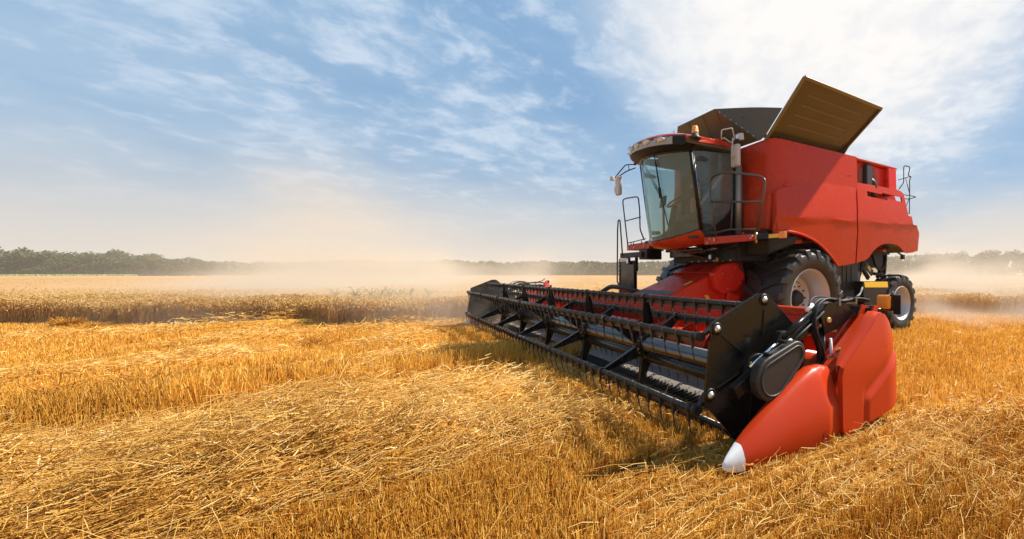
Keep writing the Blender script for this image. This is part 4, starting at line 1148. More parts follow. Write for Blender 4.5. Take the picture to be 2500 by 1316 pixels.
# end shields
SH = [(-4.19, 1.03), (-4.26, .45), (-3.97, .105), (-3.80, .085), (-3.36, .30), (-3.15, .62), (-3.18, .86), (-3.33, .98), (-3.62, 1.237), (-3.72, 1.24)]
SB = [(-4.145, .985), (-4.205, .50), (-3.83, .145), (-3.66, 1.185)]
for x, sx in ((4.50, 1), (mirx(4.50), -1)):
    m = MB(); m.prism(SH, 0, x - .012, x + .012)
    sh = m.build('reel_end_shield', BLK, root, .004)
    for y, z in SB:
        m = MB(); m.lathe([(.006, .027), (.018, .026), (.018, .018), (.028, .016), (.030, .002)], (x + sx * .012, y, z), 0, 16, sx)
        bo = m.build('shield_bolt', BOLT, sh, fix=True)
        m = MB(); m.lathe([(0, .050), (.008, .050), (.008, .030)], (x + sx * .012, y, z), 0, 16, sx); m.build('bolt_ring', BLKM, sh, fix=True)
    for a, b in (((-4.10, .93), (-3.88, .76)), ((-4.14, .54), (-3.93, .62)), ((-3.83, .22), (-3.80, .46)), ((-3.66, 1.10), (-3.68, .90)), ((-3.30, .92), (-3.52, .78))):
        MB().bar((x + sx * .012, *a), (x + sx * .012, *b), .012, .022, (1, 0, 0)).build('pressed_rib', BLK, sh, .004)
    # crank arms linking the shield's corners to the bars
    for (y, z), (by, bz) in zip(((-4.145, .985), (-4.205, .50), (-3.83, .145), (-3.66, 1.185)), (BAR[1], BAR[2], BAR[3], BAR[0])):
        m = MB(); m.bar((x - sx * .05, y, z), (x - sx * .05, by, bz), .02, .05, (1, 0, 0)); m.cyl((x - sx * .09, by, bz), (x - sx * .03, by, bz), .036, 10); m.build('crank_arm', BLKM, sh)
    MB().cyl((x + sx * .01, TY, TZ), (x + sx * .05, TY, TZ), .155, 24).build('bearing_flange', BLKM, sh, .006)
    m = MB()
    for k in range(8):
        a = k * PI / 4; q = (TY + .13 * math.cos(a), TZ + .13 * math.sin(a)); m.cyl((x + sx * .045, *q), (x + sx * .062, *q), .011, 6)
    m.build('flange_bolts', BRASS, sh)

# reel support arm, rods, drive cover, hoses, lamps
for sx in (1, -1):
    X = lambda x: x if sx > 0 else mirx(x)
    m = MB(); m.bar((X(4.63), -2.98, 1.085), (X(4.63), -4.08, .515), .075, .10); m.build('reel_support_arm', BLK, root, .006)
    m = MB(); m.bar((X(4.63), -3.02, 1.06), (X(4.63), -2.20, 1.02), .075, .10)
    m.prism([(-3.16, 1.06), (-3.02, 1.14), (-2.78, 1.12), (-2.62, 1.02), (-2.86, .90), (-3.08, .86)], 0, X(4.672), X(4.690)); m.build('reel_support_arm', BLK, root, .006)
    m = MB(); m.cyl((X(4.66), -3.25, 1.06), (X(4.66), -3.60, .875), .030, 14); m.build('slide_cylinder', BLK, root)
    m = MB(); m.cyl((X(4.66), -3.58, .885), (X(4.66), -3.95, .69), .016, 12); m.build('slide_rod', CHROME, root)
    m = MB(); m.cyl((X(4.69), -3.10, 1.06), (X(4.69), -3.75, .71), .012, 8).build('hydraulic_line', BLKM, root)
    m = MB(); m.cyl((X(4.69), -3.52, .855), (X(4.69), -3.58, .822), .018, 8).build('line_fitting', WHITE, root)
    # lift cylinder
    m = MB(); m.cyl((X(4.62), -3.06, .90), (X(4.62), -3.06, .52), .040, 16); lc = m.build('lift_cylinder', BLK, root)
    MB().cyl((X(4.62), -3.06, .98), (X(4.62), -3.06, .89), .020, 10).build('cylinder_rod', CHROME, lc)
    MB().cyl((X(4.60), -3.04, .985), (X(4.71), -3.04, .985), .022, 10).build('cylinder_pin', BRASS, lc)
    # end sheet and sloping channel
    es = [(-3.55, .06), (-2.42, .06), (-2.42, .98), (-2.55, .98), (-3.12, .52), (-3.50, .22)]
    m = MB(); m.prism(es, 0, X(4.565), X(4.60)); m.build('end_sheet', REDD, root, .006)
    m = MB(); m.bar((X(4.74), -3.36, .40), (X(4.74), -2.52, .985), .14, .05); ch = m.build('end_channel', RED, root, .008)
    MB().bar((X(4.815), -3.36, .36), (X(4.815), -2.52, .95), .02, .12).build('channel_flange', RED, ch, .004)
    MB().cyl((X(4.74), -2.96, .70), (X(4.74), -2.965, .735), .022, 10).build('channel_bolt', BRASS, ch)
    m = MB(); m.prism([(-2.62, .90), (-2.50, 1.10), (-2.36, 1.06), (-2.36, .80)], 0, X(4.66), X(4.68)); m.prism([(-2.62, .90), (-2.50, 1.10), (-2.36, 1.06), (-2.36, .80)], 0, X(4.80), X(4.82)); m.build('pivot_bracket', RED, root, .006)
    MB().cyl((X(4.64), -2.42, 1.03), (X(4.84), -2.42, 1.03), .035, 14).build('pivot_pin', BLK, root)
    # hoses along the arm
    for dx, dz in ((0, 0), (.028, .012), (-.03, .008)):
        pts = [(X(4.63 + dx), -2.34, 1.12 + dz), (X(4.63 + dx), -2.55, 1.145 + dz), (X(4.64 + dx), -2.80, 1.13 + dz), (X(4.64 + dx), -3.03, 1.16 + dz), (X(4.66 + dx), -3.19, 1.09 + dz), (X(4.68 + dx), -3.24, .94), (X(4.68 + dx), -3.16 + dz, .76), (X(4.66 + dx), -3.13 + 2 * dz, .62), (X(4.62), -3.22, .56)]
        MB().tube(smooth_line(pts, 5), .013, 8).build('hydraulic_hose', HOSE, root)
    for y in (-2.62, -2.88): MB().box(min(X(4.58), X(4.70)), max(X(4.58), X(4.70)), y - .012, y + .012, 1.10, 1.175).build('hose_clip', STEEL, root, .004)
    tube_part('hydraulic_hose', [(X(4.64), -2.55, 1.17), (X(4.62), -2.45, 1.19), (X(4.60), -2.38, 1.26)], .011, principled('grey_hose', (.09, .10, .105), .5) if sx > 0 else HOSE, .05)
    MB().tube(smooth_line([(X(4.66), -3.27, 1.12), (X(4.62), -3.15, 1.19), (X(4.60), -2.9, 1.18)], 5), .008, 6).build('wire', HOSE, root)
    m = MB(); m.cyl((X(4.66), -3.30, 1.08), (X(4.66), -3.22, 1.13), .018, 8).build('line_fitting', WHITE, root)
    m = MB(); m.tube([(X(4.70), -3.02, .82), (X(4.70), -3.015, .73), (X(4.70), -3.02, .66)], [.012, .016, .010], 8).build('line_fitting', WHITE, root)
    # amber marker light
    m = MB(); m.box(X(4.70) if sx > 0 else X(4.88), X(4.88) if sx > 0 else X(4.70), -2.27, -2.23, 1.03, 1.20); hs = m.build('marker_housing', BLK, root, .012)
    m = MB(); m.box(min(X(4.72), X(4.87)), max(X(4.72), X(4.87)), -2.325, -2.272, 1.05, 1.19); m.build('marker_lens', AMB, hs, .025, seg=3)
    MB().bar((X(4.84), -2.27, 1.19), (X(4.90), -2.30, 1.22), .015, .015).build('marker_stay', CHROME, hs)
    MB().box(min(X(4.875), X(4.955)), max(X(4.875), X(4.955)), -2.262, -2.254, 1.0, 1.19).build('marker_plate', BLKM, hs, .003)
    m = MB(); m.bar((X(4.66), -2.46, 1.05), (X(4.66), -2.46, .88), .035, .006, (0, 1, 0)).build('gauge_strip', WHITE, root)
    MB().box(min(X(4.30), X(4.39)), max(X(4.30), X(4.39)), -2.53, -2.522, .80, .88).build('warning_sticker', YEL, root)
# teardrop drive cover (near end only)
def teardrop(c1, r1, c2, r2, n=14):
    d = math.atan2(c2[1] - c1[1], c2[0] - c1[0]); L_ = math.hypot(c2[0] - c1[0], c2[1] - c1[1]); b = math.acos((r1 - r2) / L_)
    out = [(c1[0] + r1 * math.cos(a), c1[1] + r1 * math.sin(a)) for a in [d + b + (2 * PI - 2 * b) * i / n for i in range(n + 1)]]
    out += [(c2[0] + r2 * math.cos(a), c2[1] + r2 * math.sin(a)) for a in [d - b + 2 * b * i / n for i in range(n + 1)]]
    return out
c1, c2 = (-3.80, .60), (-3.54, .755)
m = MB(); m.prism(teardrop(c1, .175, c2, .105), 0, 4.68, 4.775); dc = m.build('reel_drive_cover', DGREY, root, .015, seg=3)
m = MB(); loop = teardrop(c1, .130, c2, .065); m.tube([(4.777, y, z) for y, z in loop], .010, 6, closed=True); m.build('cover_bead', DGREY, dc)
m = MB()
for y, z in ((-3.82, .785), (-3.66, .865)): m.box(4.69, 4.76, y - .02, y + .02, z - .015, z + .01)
m.build('cover_clips', BLKM, dc, .004)
MB().prism([(-3.95, .50), (-3.62, .93), (-3.45, .93), (-3.35, .80), (-3.62, .42)], 0, 4.60, 4.675).build('drive_backplate', BLKM, root, .008)

# ---- crop dividers and rear covers
def divider(sx):
    X = lambda x: x if sx > 0 else mirx(x)
    Y0, Y1 = -3.20, -4.305
    # rounded sections from the base to the tip
    def sec(t):
        y = Y0 + (Y1 - Y0) * t
        zt = float(np.interp(y, [-4.305, -4.297, -4.265, -4.21, -4.14, -3.9, -3.6, -3.42, -3.28, -3.20], [.085, .108, .138, .178, .230, .395, .562, .632, .640, .615]))
        zb = float(np.interp(y, [-4.305, -4.297, -4.265, -4.20, -4.12, -3.6, -3.2], [.085, .064, .044, .030, .028, .015, .0]))
        w = float(np.interp(y, [-4.305, -4.297, -4.265, -4.20, -4.12, -3.7, -3.36, -3.325, -3.2], [.001, .014, .034, .060, .088, .145, .175, .150, .140]))
        cm = float(np.interp(y, [-4.305, -3.9, -3.2], [4.79, 4.80, 4.80]))
        xi = cm - w; xo = cm + w
        cx_, cz = (xi + xo) / 2, (zt + zb) / 2; hx_, hz = (xo - xi) / 2, max((zt - zb) / 2, .001)
        P = []
        for k in range(24):
            a = 2 * PI * k / 24; ca, sa = math.cos(a), math.sin(a); e = .44
            px = math.copysign(abs(ca) ** e, ca); pz = math.copysign(abs(sa) ** e, sa)
            if pz > 0: px *= 1 - .62 * pz * (1 - .5 * t); px -= .18 * pz
            P.append((X(cx_ + hx_ * px), y, cz + hz * pz))
        return P
    def loft(ts, name, mat, capa, capb, parent=root):
        m = MB(); rows = [[m.v(p) for p in sec(t)] for t in ts]
        for i in range(len(rows) - 1):
            for k in range(24): m.f([rows[i][k], rows[i][(k + 1) % 24], rows[i + 1][(k + 1) % 24], rows[i + 1][k]], True)
        if capa: m.f(rows[0])
        if capb: m.f(rows[-1])
        return m.build(name, mat, parent, sharp=45)
    dv = loft([0, .03, .08, .112, .142, .16, .2, .28, .38, .5, .62, .72, .8, .875], 'crop_divider', REDP, True, True)
    loft([.872, .90, .915, .94, .96, .98, .992, 1.0], 'divider_tip', WHITE, True, True, dv)
    m = MB(); m.lathe([(.004, .030), (.0, .026), (-.02, .022), (-.02, .002)], (X(4.965), -3.42, .13), 0, 16, sx); m.build('drain_hole', BLKM, dv, fix=False)
    MB().tube([(X(4.80), -4.0, .02), (X(4.80), -3.7, -.01), (X(4.80), -3.2, .0), (X(4.80), -2.9, .02)], [.02, .10, .12, .06], 12).build('skid_shoe', BLKM, root)
    # rear cover: bulging moulded panel
    oy = [(-3.215, .55), (-3.19, .62), (-3.12, .665), (-2.98, .76), (-2.80, .88), (-2.66, .985), (-2.58, 1.035), (-2.50, 1.02), (-2.41, .94), (-2.35, .84), (-2.30, .72), (-2.25, .55), (-2.23, .38), (-2.245, .27), (-2.29, .19), (-2.36, .155), (-2.8, .11), (-3.13, .065), (-3.19, .085), (-3.205, .14)]
    def xo(y, z):
        b = 4.975
        b -= .05 * max(0, (z - .55) / .5) ** 1.5
        b -= .10 * max(0, (y + 2.55) / .32) ** 2
        # stepped recess running diagonally
        g = (.34 + (y + 2.86) * .55) - z
        if y > -2.90: b += .030 * min(1, max(0, g / .035)) * min(1, max(0, (y + 2.90) / .04)) - .012 * min(1, max(0, (g + .10) / .05)) * min(1, max(0, (y + 2.94) / .04))
        return b if sx > 0 else 0 + b
    ycs = [-3.2 + i * .028 for i in range(35)]; zcs = [.09 + i * .028 for i in range(34)]
    cov = panel('rear_cover', oy, lambda y, z: xo(y, z), .05, ycs, zcs, REDP, root, 1, sharp=40, bevel=.022)
    if sx < 0:
        for v in cov.data.vertices: v.co.x = mirx(v.co.x)
        cov.data.flip_normals()
    # upper face of the cover, folded inward
    m = MB(); fold = [(-3.19, .62), (-3.12, .665), (-2.98, .76), (-2.80, .88), (-2.66, .985), (-2.58, 1.035), (-2.50, 1.02), (-2.41, .94)]
    rows = []
    for y, z in fold:
        x1 = 4.955 - .05 * max(0, (z - .55) / .5) ** 1.5
        inn = 4.79 if y > -3.0 else 4.79 + (-3.0 - y) * .5
        rows.append([(X(x1), y, z), (X(x1 - .03), y + .006, z + .012), (X((x1 + inn) / 2), y, z + .016), (X(inn), y + .0, z + .01), (X(inn), y + .012, z - .06)])
    m.grid(rows); m.build('cover_top', REDP, cov, fix=True, sharp=50)
    m = MB(); m.lathe([(.006, .034), (.0, .028), (-.03, .024), (-.03, .002)], (X(4.962), -2.93, .60), 0, 16, sx); m.build('latch_hole', REDD, cov, fix=False)
divider(1); divider(-1)
# far end fittings seen above the back wall
m = MB(); m.hexa([(-6.0, -2.5, 1.0), (-5.7, -2.5, 1.0), (-5.7, -2.35, 1.0), (-6.0, -2.35, 1.0), (-5.95, -2.47, 1.14), (-5.78, -2.47, 1.14), (-5.78, -2.38, 1.14), (-5.95, -2.38, 1.14)]).build('beam_end_box', REDD, root, .01)
tube_part('hydraulic_hose', [(-2.2, -2.3, 1.0), (-2.0, -2.2, 1.12), (-1.5, -2.1, 1.10), (-1.1, -1.9, 1.0)], .05, DGREY, .2)

# ------------------------------------------------------------------ crop and straw
build_stubble()
build_straw()
build_wheat()

def tuft(name, r, d, h, w, n, mat, label, cat, flop=.35, tone=.4):
    x0, y0 = to_world(r, d)
    a = rng.uniform(0, 2 * PI, n); q = np.sqrt(rng.random(n)) * w * .35
    bx, by = np.cos(a) * q, np.sin(a) * q
    hh = h * rng.uniform(.55, 1.1, n); sp = rng.uniform(.1, 1., n) * w * flop * 2
    base = np.stack([bx, by, np.full(n, -.02)], 1)
    mid = base + np.stack([np.cos(a) * sp * .35, np.sin(a) * sp * .35, hh * .6], 1)
    tip = base + np.stack([np.cos(a) * sp, np.sin(a) * sp, hh * rng.uniform(.6, 1.05, n)], 1)
    wd = np.full(n, .009) * rng.uniform(.7, 1.3, n); tn = np.clip(rng.normal(tone, .18, n), 0, 1)
    V, F, T = join([stalks(base, mid, wd, tn, 1.), stalks(mid, tip, wd, tn, .6)])
    o = mesh_np(name, V, F, mat, T); o.location = (x0, y0, float(ground_z(x0, y0)))
    return tag(o, label, cat)
def px(u, d): return (u - 1850) / 1039 * d
tuft('straw_tuft', px(165, 10.6), 10.6, .34, .34, 700, STUB, 'upright sheaf-like tuft of straw in front of the standing wheat', 'straw tuft', .3, .35)
tuft('straw_tuft', px(205, 10.4), 10.4, .20, .26, 380, STUB, 'low ragged straw tuft next to the taller sheaf-like tuft', 'straw tuft', .5, .3)
def heap(r, d, h, w, label, n=900):
    x0, y0 = to_world(r, d); L = rng.gamma(4, .05, n) + .05
    a = rng.uniform(0, 2 * PI, n); q = np.sqrt(rng.random(n)); bx = np.cos(a) * q * w; by = np.sin(a) * q * w * .7
    z = h * (1 - q ** 1.5) * rng.random(n) ** .5
    yaw = rng.uniform(0, 2 * PI, n); pit = rng.normal(0, .5, n)
    dx, dy, dz = np.cos(yaw) * np.cos(pit) * L / 2, np.sin(yaw) * np.cos(pit) * L / 2, np.sin(pit) * L / 2
    c = np.stack([bx, by, z + .02], 1); v = np.stack([dx, dy, dz], 1); wd = np.full(n, .007)
    V, F, T = join([stalks(c - v, c + v, wd, np.clip(rng.normal(.25, .16, n), 0, 1), .8)])
    V[:, 2] = np.maximum(V[:, 2], -.03)
    o = mesh_np('straw_heap', V, F, STUB, T); o.location = (x0, y0, float(ground_z(x0, y0)))
    tag(o, label, 'straw heap')
heap(px(345, 4.85), 4.85, .20, .42, 'dark tangled heap of straw on the high stubble strip')
heap(px(140, 4.60), 4.60, .13, .26, 'small brown straw heap on the stubble by the larger tangled heap', 500)
heap(px(770, 7.9), 7.9, .12, .20, 'little dark straw heap alone on the far stubble', 350)
heap(px(870, 11.0), 10.9, .14, .18, 'brown clump of straw at the foot of the dusty wheat edge', 350)

def small_weeds():
    x, y, r, d = sample(260, 2., 6.5, .8, 0.)
    parts = []
    ok = vnoise(x, y, 1.3, 81) > .55
    x, y = x[ok], y[ok]
    for k in range(5):
        n = len(x); a = rng.uniform(0, 2 * PI, n); l = rng.uniform(.02, .05, n)
        b = np.stack([x, y, np.full(n, .05)], 1); t = b + np.stack([np.cos(a) * l, np.sin(a) * l, rng.uniform(.01, .05, n)], 1)
        parts.append(stalks(b, t, np.full(n, .012), rng.random(n), .5))
    V, F, T = join(parts)
    mesh_np('ground_weeds', V, F, straw_mat('small_weed_leaves', [(.0, (.06, .13, .02)), (1., (.14, .22, .04))], .3), T, kind='stuff')
small_weeds()
# reeds standing out of the crop in the dust
def reed(r, d, h, label):
    x0, y0 = to_world(r, d); m = []
    n = 22; h *= .86; a = rng.uniform(0, 2 * PI, n)
    b0 = np.zeros((n, 3)); b0[:, 2] = np.linspace(.4, .8, n) * h
    k = rng.uniform(.07, .17, n)
    t0 = b0 + np.stack([np.cos(a) * k, np.sin(a) * k, rng.uniform(.08, .26, n)], 1)
    t1 = t0 + np.stack([np.cos(a) * k * .8, np.sin(a) * k * .8, rng.uniform(-.1, .06, n)], 1)
    wd = np.full(n, .017); tn = rng.random(n)
    stem = stalks(np.array([[0, 0, 0.]]), np.array([[.05, .03, h]]), np.array([.02]), np.array([.5]), .5)
    V, F, T = join([stem, stalks(b0, t0, wd, tn, .9), stalks(t0, t1, wd * .9, tn, .1)])
    o = mesh_np('reed_plant', V, F, WEED, T); o.location = (x0, y0, 0)
    tag(o, label, 'weed', 'green weeds in the dusty wheat')
for u, d, h, lb in ((868, 14.6, 1.02, 'pale green weed apart from the others at one end of the weed patch'), (905, 14.8, 1.06, None), (930, 15.4, 1.0, None), (948, 14.5, 1.04, 'pale green weed in the thick middle of the weed patch, standing nearest the cut edge'), (975, 15.0, .98, None),
                    (1000, 15.4, 1.0, None), (1045, 15.2, 1.06, 'pale green weed nearest the black header, rising from dusty wheat'), (820, 15.6, .95, 'short faint weed farthest from the harvester, outside the weed patch')):
    reed(px(u, d), d, h, lb or 'pale green leafy weed among others in the dust-veiled wheat')

# ------------------------------------------------------------------ trees
def crown_mesh(seed, w, h, n, leaf, lobes=7):
    g = np.random.default_rng(seed)
    # lobes give an uneven outline; leaf-sized faces fill them
    c = np.stack([g.normal(0, .25, lobes) * w, g.normal(0, .25, lobes) * w, h * (.10 + .72 * np.linspace(0, 1, lobes) ** .8)], 1)
    rad = np.stack([w * g.uniform(.20, .34, lobes)] * 2 + [h * g.uniform(.14, .24, lobes)], 1)
    k = g.integers(0, lobes, n)
    v = g.normal(0, 1, (n, 3)); v /= np.linalg.norm(v, axis=1, keepdims=True)
    p = c[k] + v * rad[k] * (g.random(n) ** .45)[:, None]
    nn = g.normal(0, 1, (n, 3)) + v * .8; nn /= np.linalg.norm(nn, axis=1, keepdims=True)
    u = np.cross(nn, g.normal(0, 1, (n, 3))); u /= np.linalg.norm(u, axis=1, keepdims=True); w_ = np.cross(nn, u)
    s = leaf * g.uniform(.6, 1.4, n)[:, None]
    V = np.stack([p - u * s - w_ * s * .6, p + u * s * .9 - w_ * s * .7, p + u * s + w_ * s * .7, p - u * s * .8 + w_ * s * .6], 1).reshape(-1, 3)
    F = (np.arange(n)[:, None] * 4 + np.arange(4)[None])
    return V, F, np.repeat(np.clip(g.normal(.45, .25, n), 0, 1), 4)

crowns = []
trunk_me = None
def tree_row():
    global trunk_me
    D0 = 205.
    spec = []          # picture column, height, spread, crown kind
    us = [-40, -5, 32, 62, 92, 118, 146, 172, 200, 226, 250, 275, 300, 326, 350, 376, 400, 424]
    vs = [610, 612, 604, 606, 612, 610, 613, 618, 620, 616, 612, 610, 614, 618, 622, 624, 626, 628]
    for i, (u, v) in enumerate(zip(us, vs)):
        dd = D0 + rng.uniform(-8, 8)
        spec.append((u, dd, (668 - v) / 1039 * dd + 1.4, rng.uniform(10, 13), i % 4, None))
    spec += [(455, 208, 8.6, 4.2, 4, 'slim dark upright tree at the gap near the end of the tree row'),
             (486, 206, 9.4, 7.5, 1, 'round dark tree at the end of the tree row, next to the slim one'),
             (507, 207, 8.0, 5.5, 2, 'small last tree where the tree row sinks into the dust'),
             (88, 196, 4.6, 7.5, 3, 'low pale green bush-like tree in front of the hazy tree row'),
             (285, 196, 3.8, 7.0, 0, 'low rounded bush-like tree in front of the middle of the hazy tree row'),
             (2395, 250, 15.0, 14, 1, None), (2440, 255, 15.5, 14, 2, None), (2500, 250, 15.2, 14, 0, None), (2350, 255, 14.6, 14, 3, None), (2300, 252, 14.0, 14, 2, None), (2255, 254, 13.6, 14, 0, None), (2560, 255, 15.4, 14, 1, None)]
    protos = {}
    for k in range(5):
        V, F, T = crown_mesh(50 + k, 1., 1., 2400 if k < 4 else 800, .030 if k < 4 else .05, 14 if k < 4 else 6)
        protos[k] = (V, F, T)
    meshes = {}
    for u, d, h, w, k, lb in spec:
        x, y = to_world((u - 1850) / 1039 * d, d)
        t = empty('tree', (x, y, 0))
        t.rotation_euler = (0, 0, rng.uniform(0, 6.28))
        named = {-40: 'outermost tree of the hazy row, at the open end away from the harvester', 32: 'tallest crown of the hazy tree row, standing above its neighbours near the open end', 62: 'broad tall crown leaning on the tallest one in the hazy tree row', 172: 'lower crown in the dip after the tall trees of the hazy row', 275: 'second high crown, rising in the middle of the hazy tree row', 424: 'low crown just before the gap with the slim dark tree', 2500: 'faint tall tree at the picture edge behind the rear wheel dust', 2255: 'faint tree half hidden by the tail of the harvester', 146: 'crown on the falling side of the tallest trees in the hazy row', 226: 'crown climbing towards the second high point of the hazy tree row', 376: 'low crown in the dusty far half of the hazy tree row', -5: 'crown next to the outermost tree of the hazy row', 2560: 'faint tree outside the others behind the rear wheel dust'}
        lb2 = lb or named.get(u) or ('leafy tree in the closed hazy tree row on the open side of the field' if u < 600 else 'faint dust-veiled tree in the row behind the rear wheel of the harvester')
        tag(t, lb2, 'tree', 'trees of the hazy row beyond the wheat' if u < 600 else 'trees behind the dust at the rear of the harvester')
        if k not in meshes:
            V, F, T = protos[k]
            c = mesh_np('crown', V, F, LEAF, T); meshes[k] = c.data
        else:
            c = bpy.data.objects.new('crown', meshes[k]); col.objects.link(c)
        c.parent = t; c.scale = (w, w, h)
        if trunk_me is None:
            m = MB(); m.tube([(0, 0, -.02), (.02, .01, .3), (0, .03, .75)], [.035, .025, .01], 7); m.tube([(.02, .01, .3), (.2, .05, .6)], [.018, .006], 6); m.tube([(.02, .01, .32), (-.18, -.08, .62)], [.018, .006], 6)
            b = m.build('trunk', BARK, t); trunk_me = b.data
        else:
            b = bpy.data.objects.new('trunk', trunk_me); col.objects.link(b); b.parent = t
        b.scale = (w, w, h)
tree_row()
def far_wood():
    n = 34000
    u = rng.uniform(-90, 2330, n); d = rng.uniform(345, 375, n)
    top = np.interp(u, [430, 520, 700, 860, 1000, 1090, 1180, 1260, 1330, 1420, 1500, 1700, 2330], [640, 640, 641, 637, 640, 636, 640, 642, 638, 640, 640, 638, 622]) 
    top = top + 3.5 * (vnoise(u, u * 0, 22., 61) - .5) + 4 * (vnoise(u, u * 0, 7., 62) - .5)
    H = (668 - top) / 1039 * d + 1.4
    z = H * rng.random(n)
    x, y = to_world((u - 1850) / 1039 * d, d)
    p = np.stack([x, y, z], 1)
    nn = rng.normal(0, 1, (n, 3)); nn /= np.linalg.norm(nn, axis=1, keepdims=True)
    a = np.cross(nn, rng.normal(0, 1, (n, 3))); a /= np.linalg.norm(a, axis=1, keepdims=True); b = np.cross(nn, a)
    s = (rng.uniform(.5, 1.3, n) * (1.7 - .8 * z / H))[:, None]
    V = np.stack([p - a * s - b * s * .7, p + a * s - b * s * .6, p + a * s + b * s * .7, p - a * s + b * s * .6], 1).reshape(-1, 3)
    V[:, 2] = np.maximum(V[:, 2], 0.)
    F = np.arange(n)[:, None] * 4 + np.arange(4)[None]
    mesh_np('far_wood', V, F, LEAF, np.repeat(np.clip(rng.normal(.4, .25, n), 0, 1), 4), kind='stuff')
far_wood()
def green_strip():
    # a band of grass between crop and trees
    n = 2600
    u = rng.uniform(-80, 330, n); d = rng.uniform(160, 192, n)
    x, y = to_world((u - 1850) / 1039 * d, d)
    base = np.stack([x, y, np.zeros(n)], 1); tip = base + np.stack([rng.normal(0, .3, n), rng.normal(0, .3, n), rng.uniform(.6, 1.1, n)], 1)
    V, F, T = stalks(base, tip, np.full(n, .9), rng.random(n), .5)
    mesh_np('grass_strip', V, F, WEED, T, kind='stuff')
green_strip()

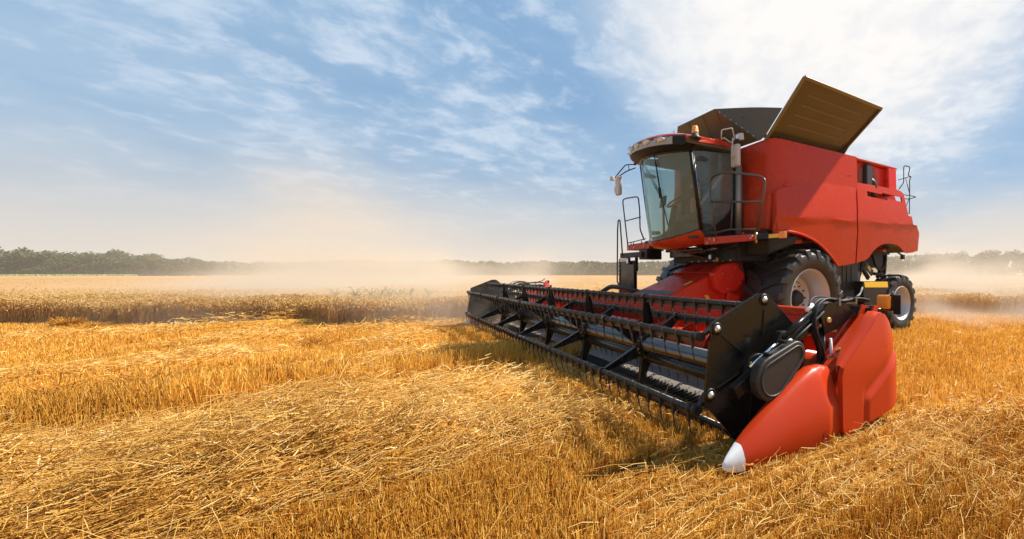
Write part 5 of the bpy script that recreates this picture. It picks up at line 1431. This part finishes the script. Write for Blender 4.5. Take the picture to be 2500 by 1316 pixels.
# ------------------------------------------------------------------ dust and haze
def dust_mat(name, dens, color, r0, r1, d0, d1, height, seed, prof):
    """thinning upward and towards its edges, broken up by noise; object space = metres from the camera's foot, right / depth / up"""
    m = bpy.data.materials.new(name); m.use_nodes = True
    nt = m.node_tree; N = nt.nodes; L = nt.links; N.clear()
    out = N.new('ShaderNodeOutputMaterial'); v = N.new('ShaderNodeVolumePrincipled')
    v.inputs['Color'].default_value = (*color, 1); v.inputs['Anisotropy'].default_value = .05
    L.new(v.outputs[0], out.inputs['Volume'])
    tc = N.new('ShaderNodeTexCoord'); sp = N.new('ShaderNodeSeparateXYZ'); L.new(tc.outputs['Object'], sp.inputs[0])
    def M(op, a, b=None):
        n = N.new('ShaderNodeMath'); n.operation = op
        for i, q in enumerate((a, b)):
            if q is None: continue
            if isinstance(q, (int, float)): n.inputs[i].default_value = q
            else: L.new(q, n.inputs[i])
        return n.outputs[0]
    def ss(x, a, b, lo=0., hi=1.):
        n = N.new('ShaderNodeMapRange'); n.interpolation_type = 'SMOOTHSTEP'; L.new(x, n.inputs[0])
        for i, q in enumerate((a, b, lo, hi)): n.inputs[i + 1].default_value = q
        return n.outputs[0]
    nz = N.new('ShaderNodeTexNoise'); nz.inputs['Scale'].default_value = .27; nz.inputs['Detail'].default_value = 4; nz.inputs['Roughness'].default_value = .6
    mp = N.new('ShaderNodeMapping'); mp.inputs['Location'].default_value = (seed, seed * .7, 0); mp.inputs['Scale'].default_value = (1, .13, 1.25)
    L.new(tc.outputs['Object'], mp.inputs[0]); L.new(mp.outputs[0], nz.inputs[0])
    # column across the picture (right / depth) chooses how much dust there is
    ratio = M('DIVIDE', sp.outputs[0], M('MAXIMUM', sp.outputs[1], 1.0))
    fc = N.new('ShaderNodeFloatCurve'); c = fc.mapping.curves[0]
    pts = prof
    c.points[0].location = pts[0]; c.points[1].location = pts[-1]
    for p in pts[1:-1]: c.points.new(*p)
    fc.mapping.update()
    nr = N.new('ShaderNodeMapRange'); L.new(ratio, nr.inputs[0]); nr.inputs[1].default_value = -2.0; nr.inputs[2].default_value = .8
    L.new(nr.outputs[0], fc.inputs['Value'])
    n2 = N.new('ShaderNodeTexNoise'); n2.inputs['Scale'].default_value = .11; n2.inputs['Detail'].default_value = 2
    mp2 = N.new('ShaderNodeMapping'); mp2.inputs['Location'].default_value = (seed * 3., seed, 0); mp2.inputs['Scale'].default_value = (1, .5, 0)
    L.new(tc.outputs['Object'], mp2.inputs[0]); L.new(mp2.outputs[0], n2.inputs[0])
    hh = M('MULTIPLY', ss(n2.outputs[0], .36, .68, .45, 2.0), height)
    gq = M('MULTIPLY', M('ADD', ratio, 1.02), 3.6); bump = M('POWER', 2.718, M('MULTIPLY', M('MULTIPLY', gq, gq), -1.))
    hh = M('MULTIPLY', hh, M('ADD', M('MULTIPLY', bump, .55), 1.))
    hgt = M('POWER', 2.718, M('MULTIPLY', M('DIVIDE', sp.outputs[2], hh), -1.))
    e = M('MULTIPLY', ss(sp.outputs[1], d0, d0 + 2.2), ss(sp.outputs[1], d1 - 8, d1, 1., 0.))
    e = M('MULTIPLY', e, M('MULTIPLY', ss(sp.outputs[0], r0, r0 + 4), ss(sp.outputs[0], r1 - 4, r1, 1., 0.)))
    k = M('MULTIPLY', M('MULTIPLY', ss(nz.outputs[0], .40, .66, .03, 1.9), hgt), M('MULTIPLY', e, fc.outputs[0]))
    L.new(M('MULTIPLY', k, dens), v.inputs['Density'])
    return m
def dust_box(name, dens, color, r0, r1, d0, d1, z1, height, seed, prof):
    m = MB(); m.box(r0, r1, d0, d1, -.3, z1)
    o = m.build(name, dust_mat(name, dens, color, r0, r1, d0, d1, height, seed, prof), None)
    o.location = (CAM[0], CAM[1], 0); o.rotation_euler = (0, 0, math.atan2(RT[1], RT[0]))
    tag(o, kind='stuff'); return o
PROF = [(0., .05), (.10, .06), (.20, .12), (.28, .32), (.35, .62), (.40, .60), (.435, .60), (.465, .34), (.485, .28), (.51, .45), (.55, .05), (.63, .03), (.74, .2), (.80, .62), (.90, .66), (1., .6)]
dust_box('dust_cloud', .85, (.80, .71, .595), -46, 26, 9.6, 62, 9., .72, 2.3, PROF)
def haze():
    m = MB(); m.box(-3100, 3100, -3100, 3100, -1.5, 17.5)
    mat = bpy.data.materials.new('dusty_air'); mat.use_nodes = True
    N = mat.node_tree.nodes; L = mat.node_tree.links; N.clear()
    out = N.new('ShaderNodeOutputMaterial'); v = N.new('ShaderNodeVolumePrincipled')
    v.inputs['Color'].default_value = (.93, .88, .80, 1); v.inputs['Density'].default_value = .0004; v.inputs['Anisotropy'].default_value = .2
    L.new(v.outputs[0], out.inputs['Volume'])
    o = m.build('haze', mat); tag(o, kind='stuff')
haze()
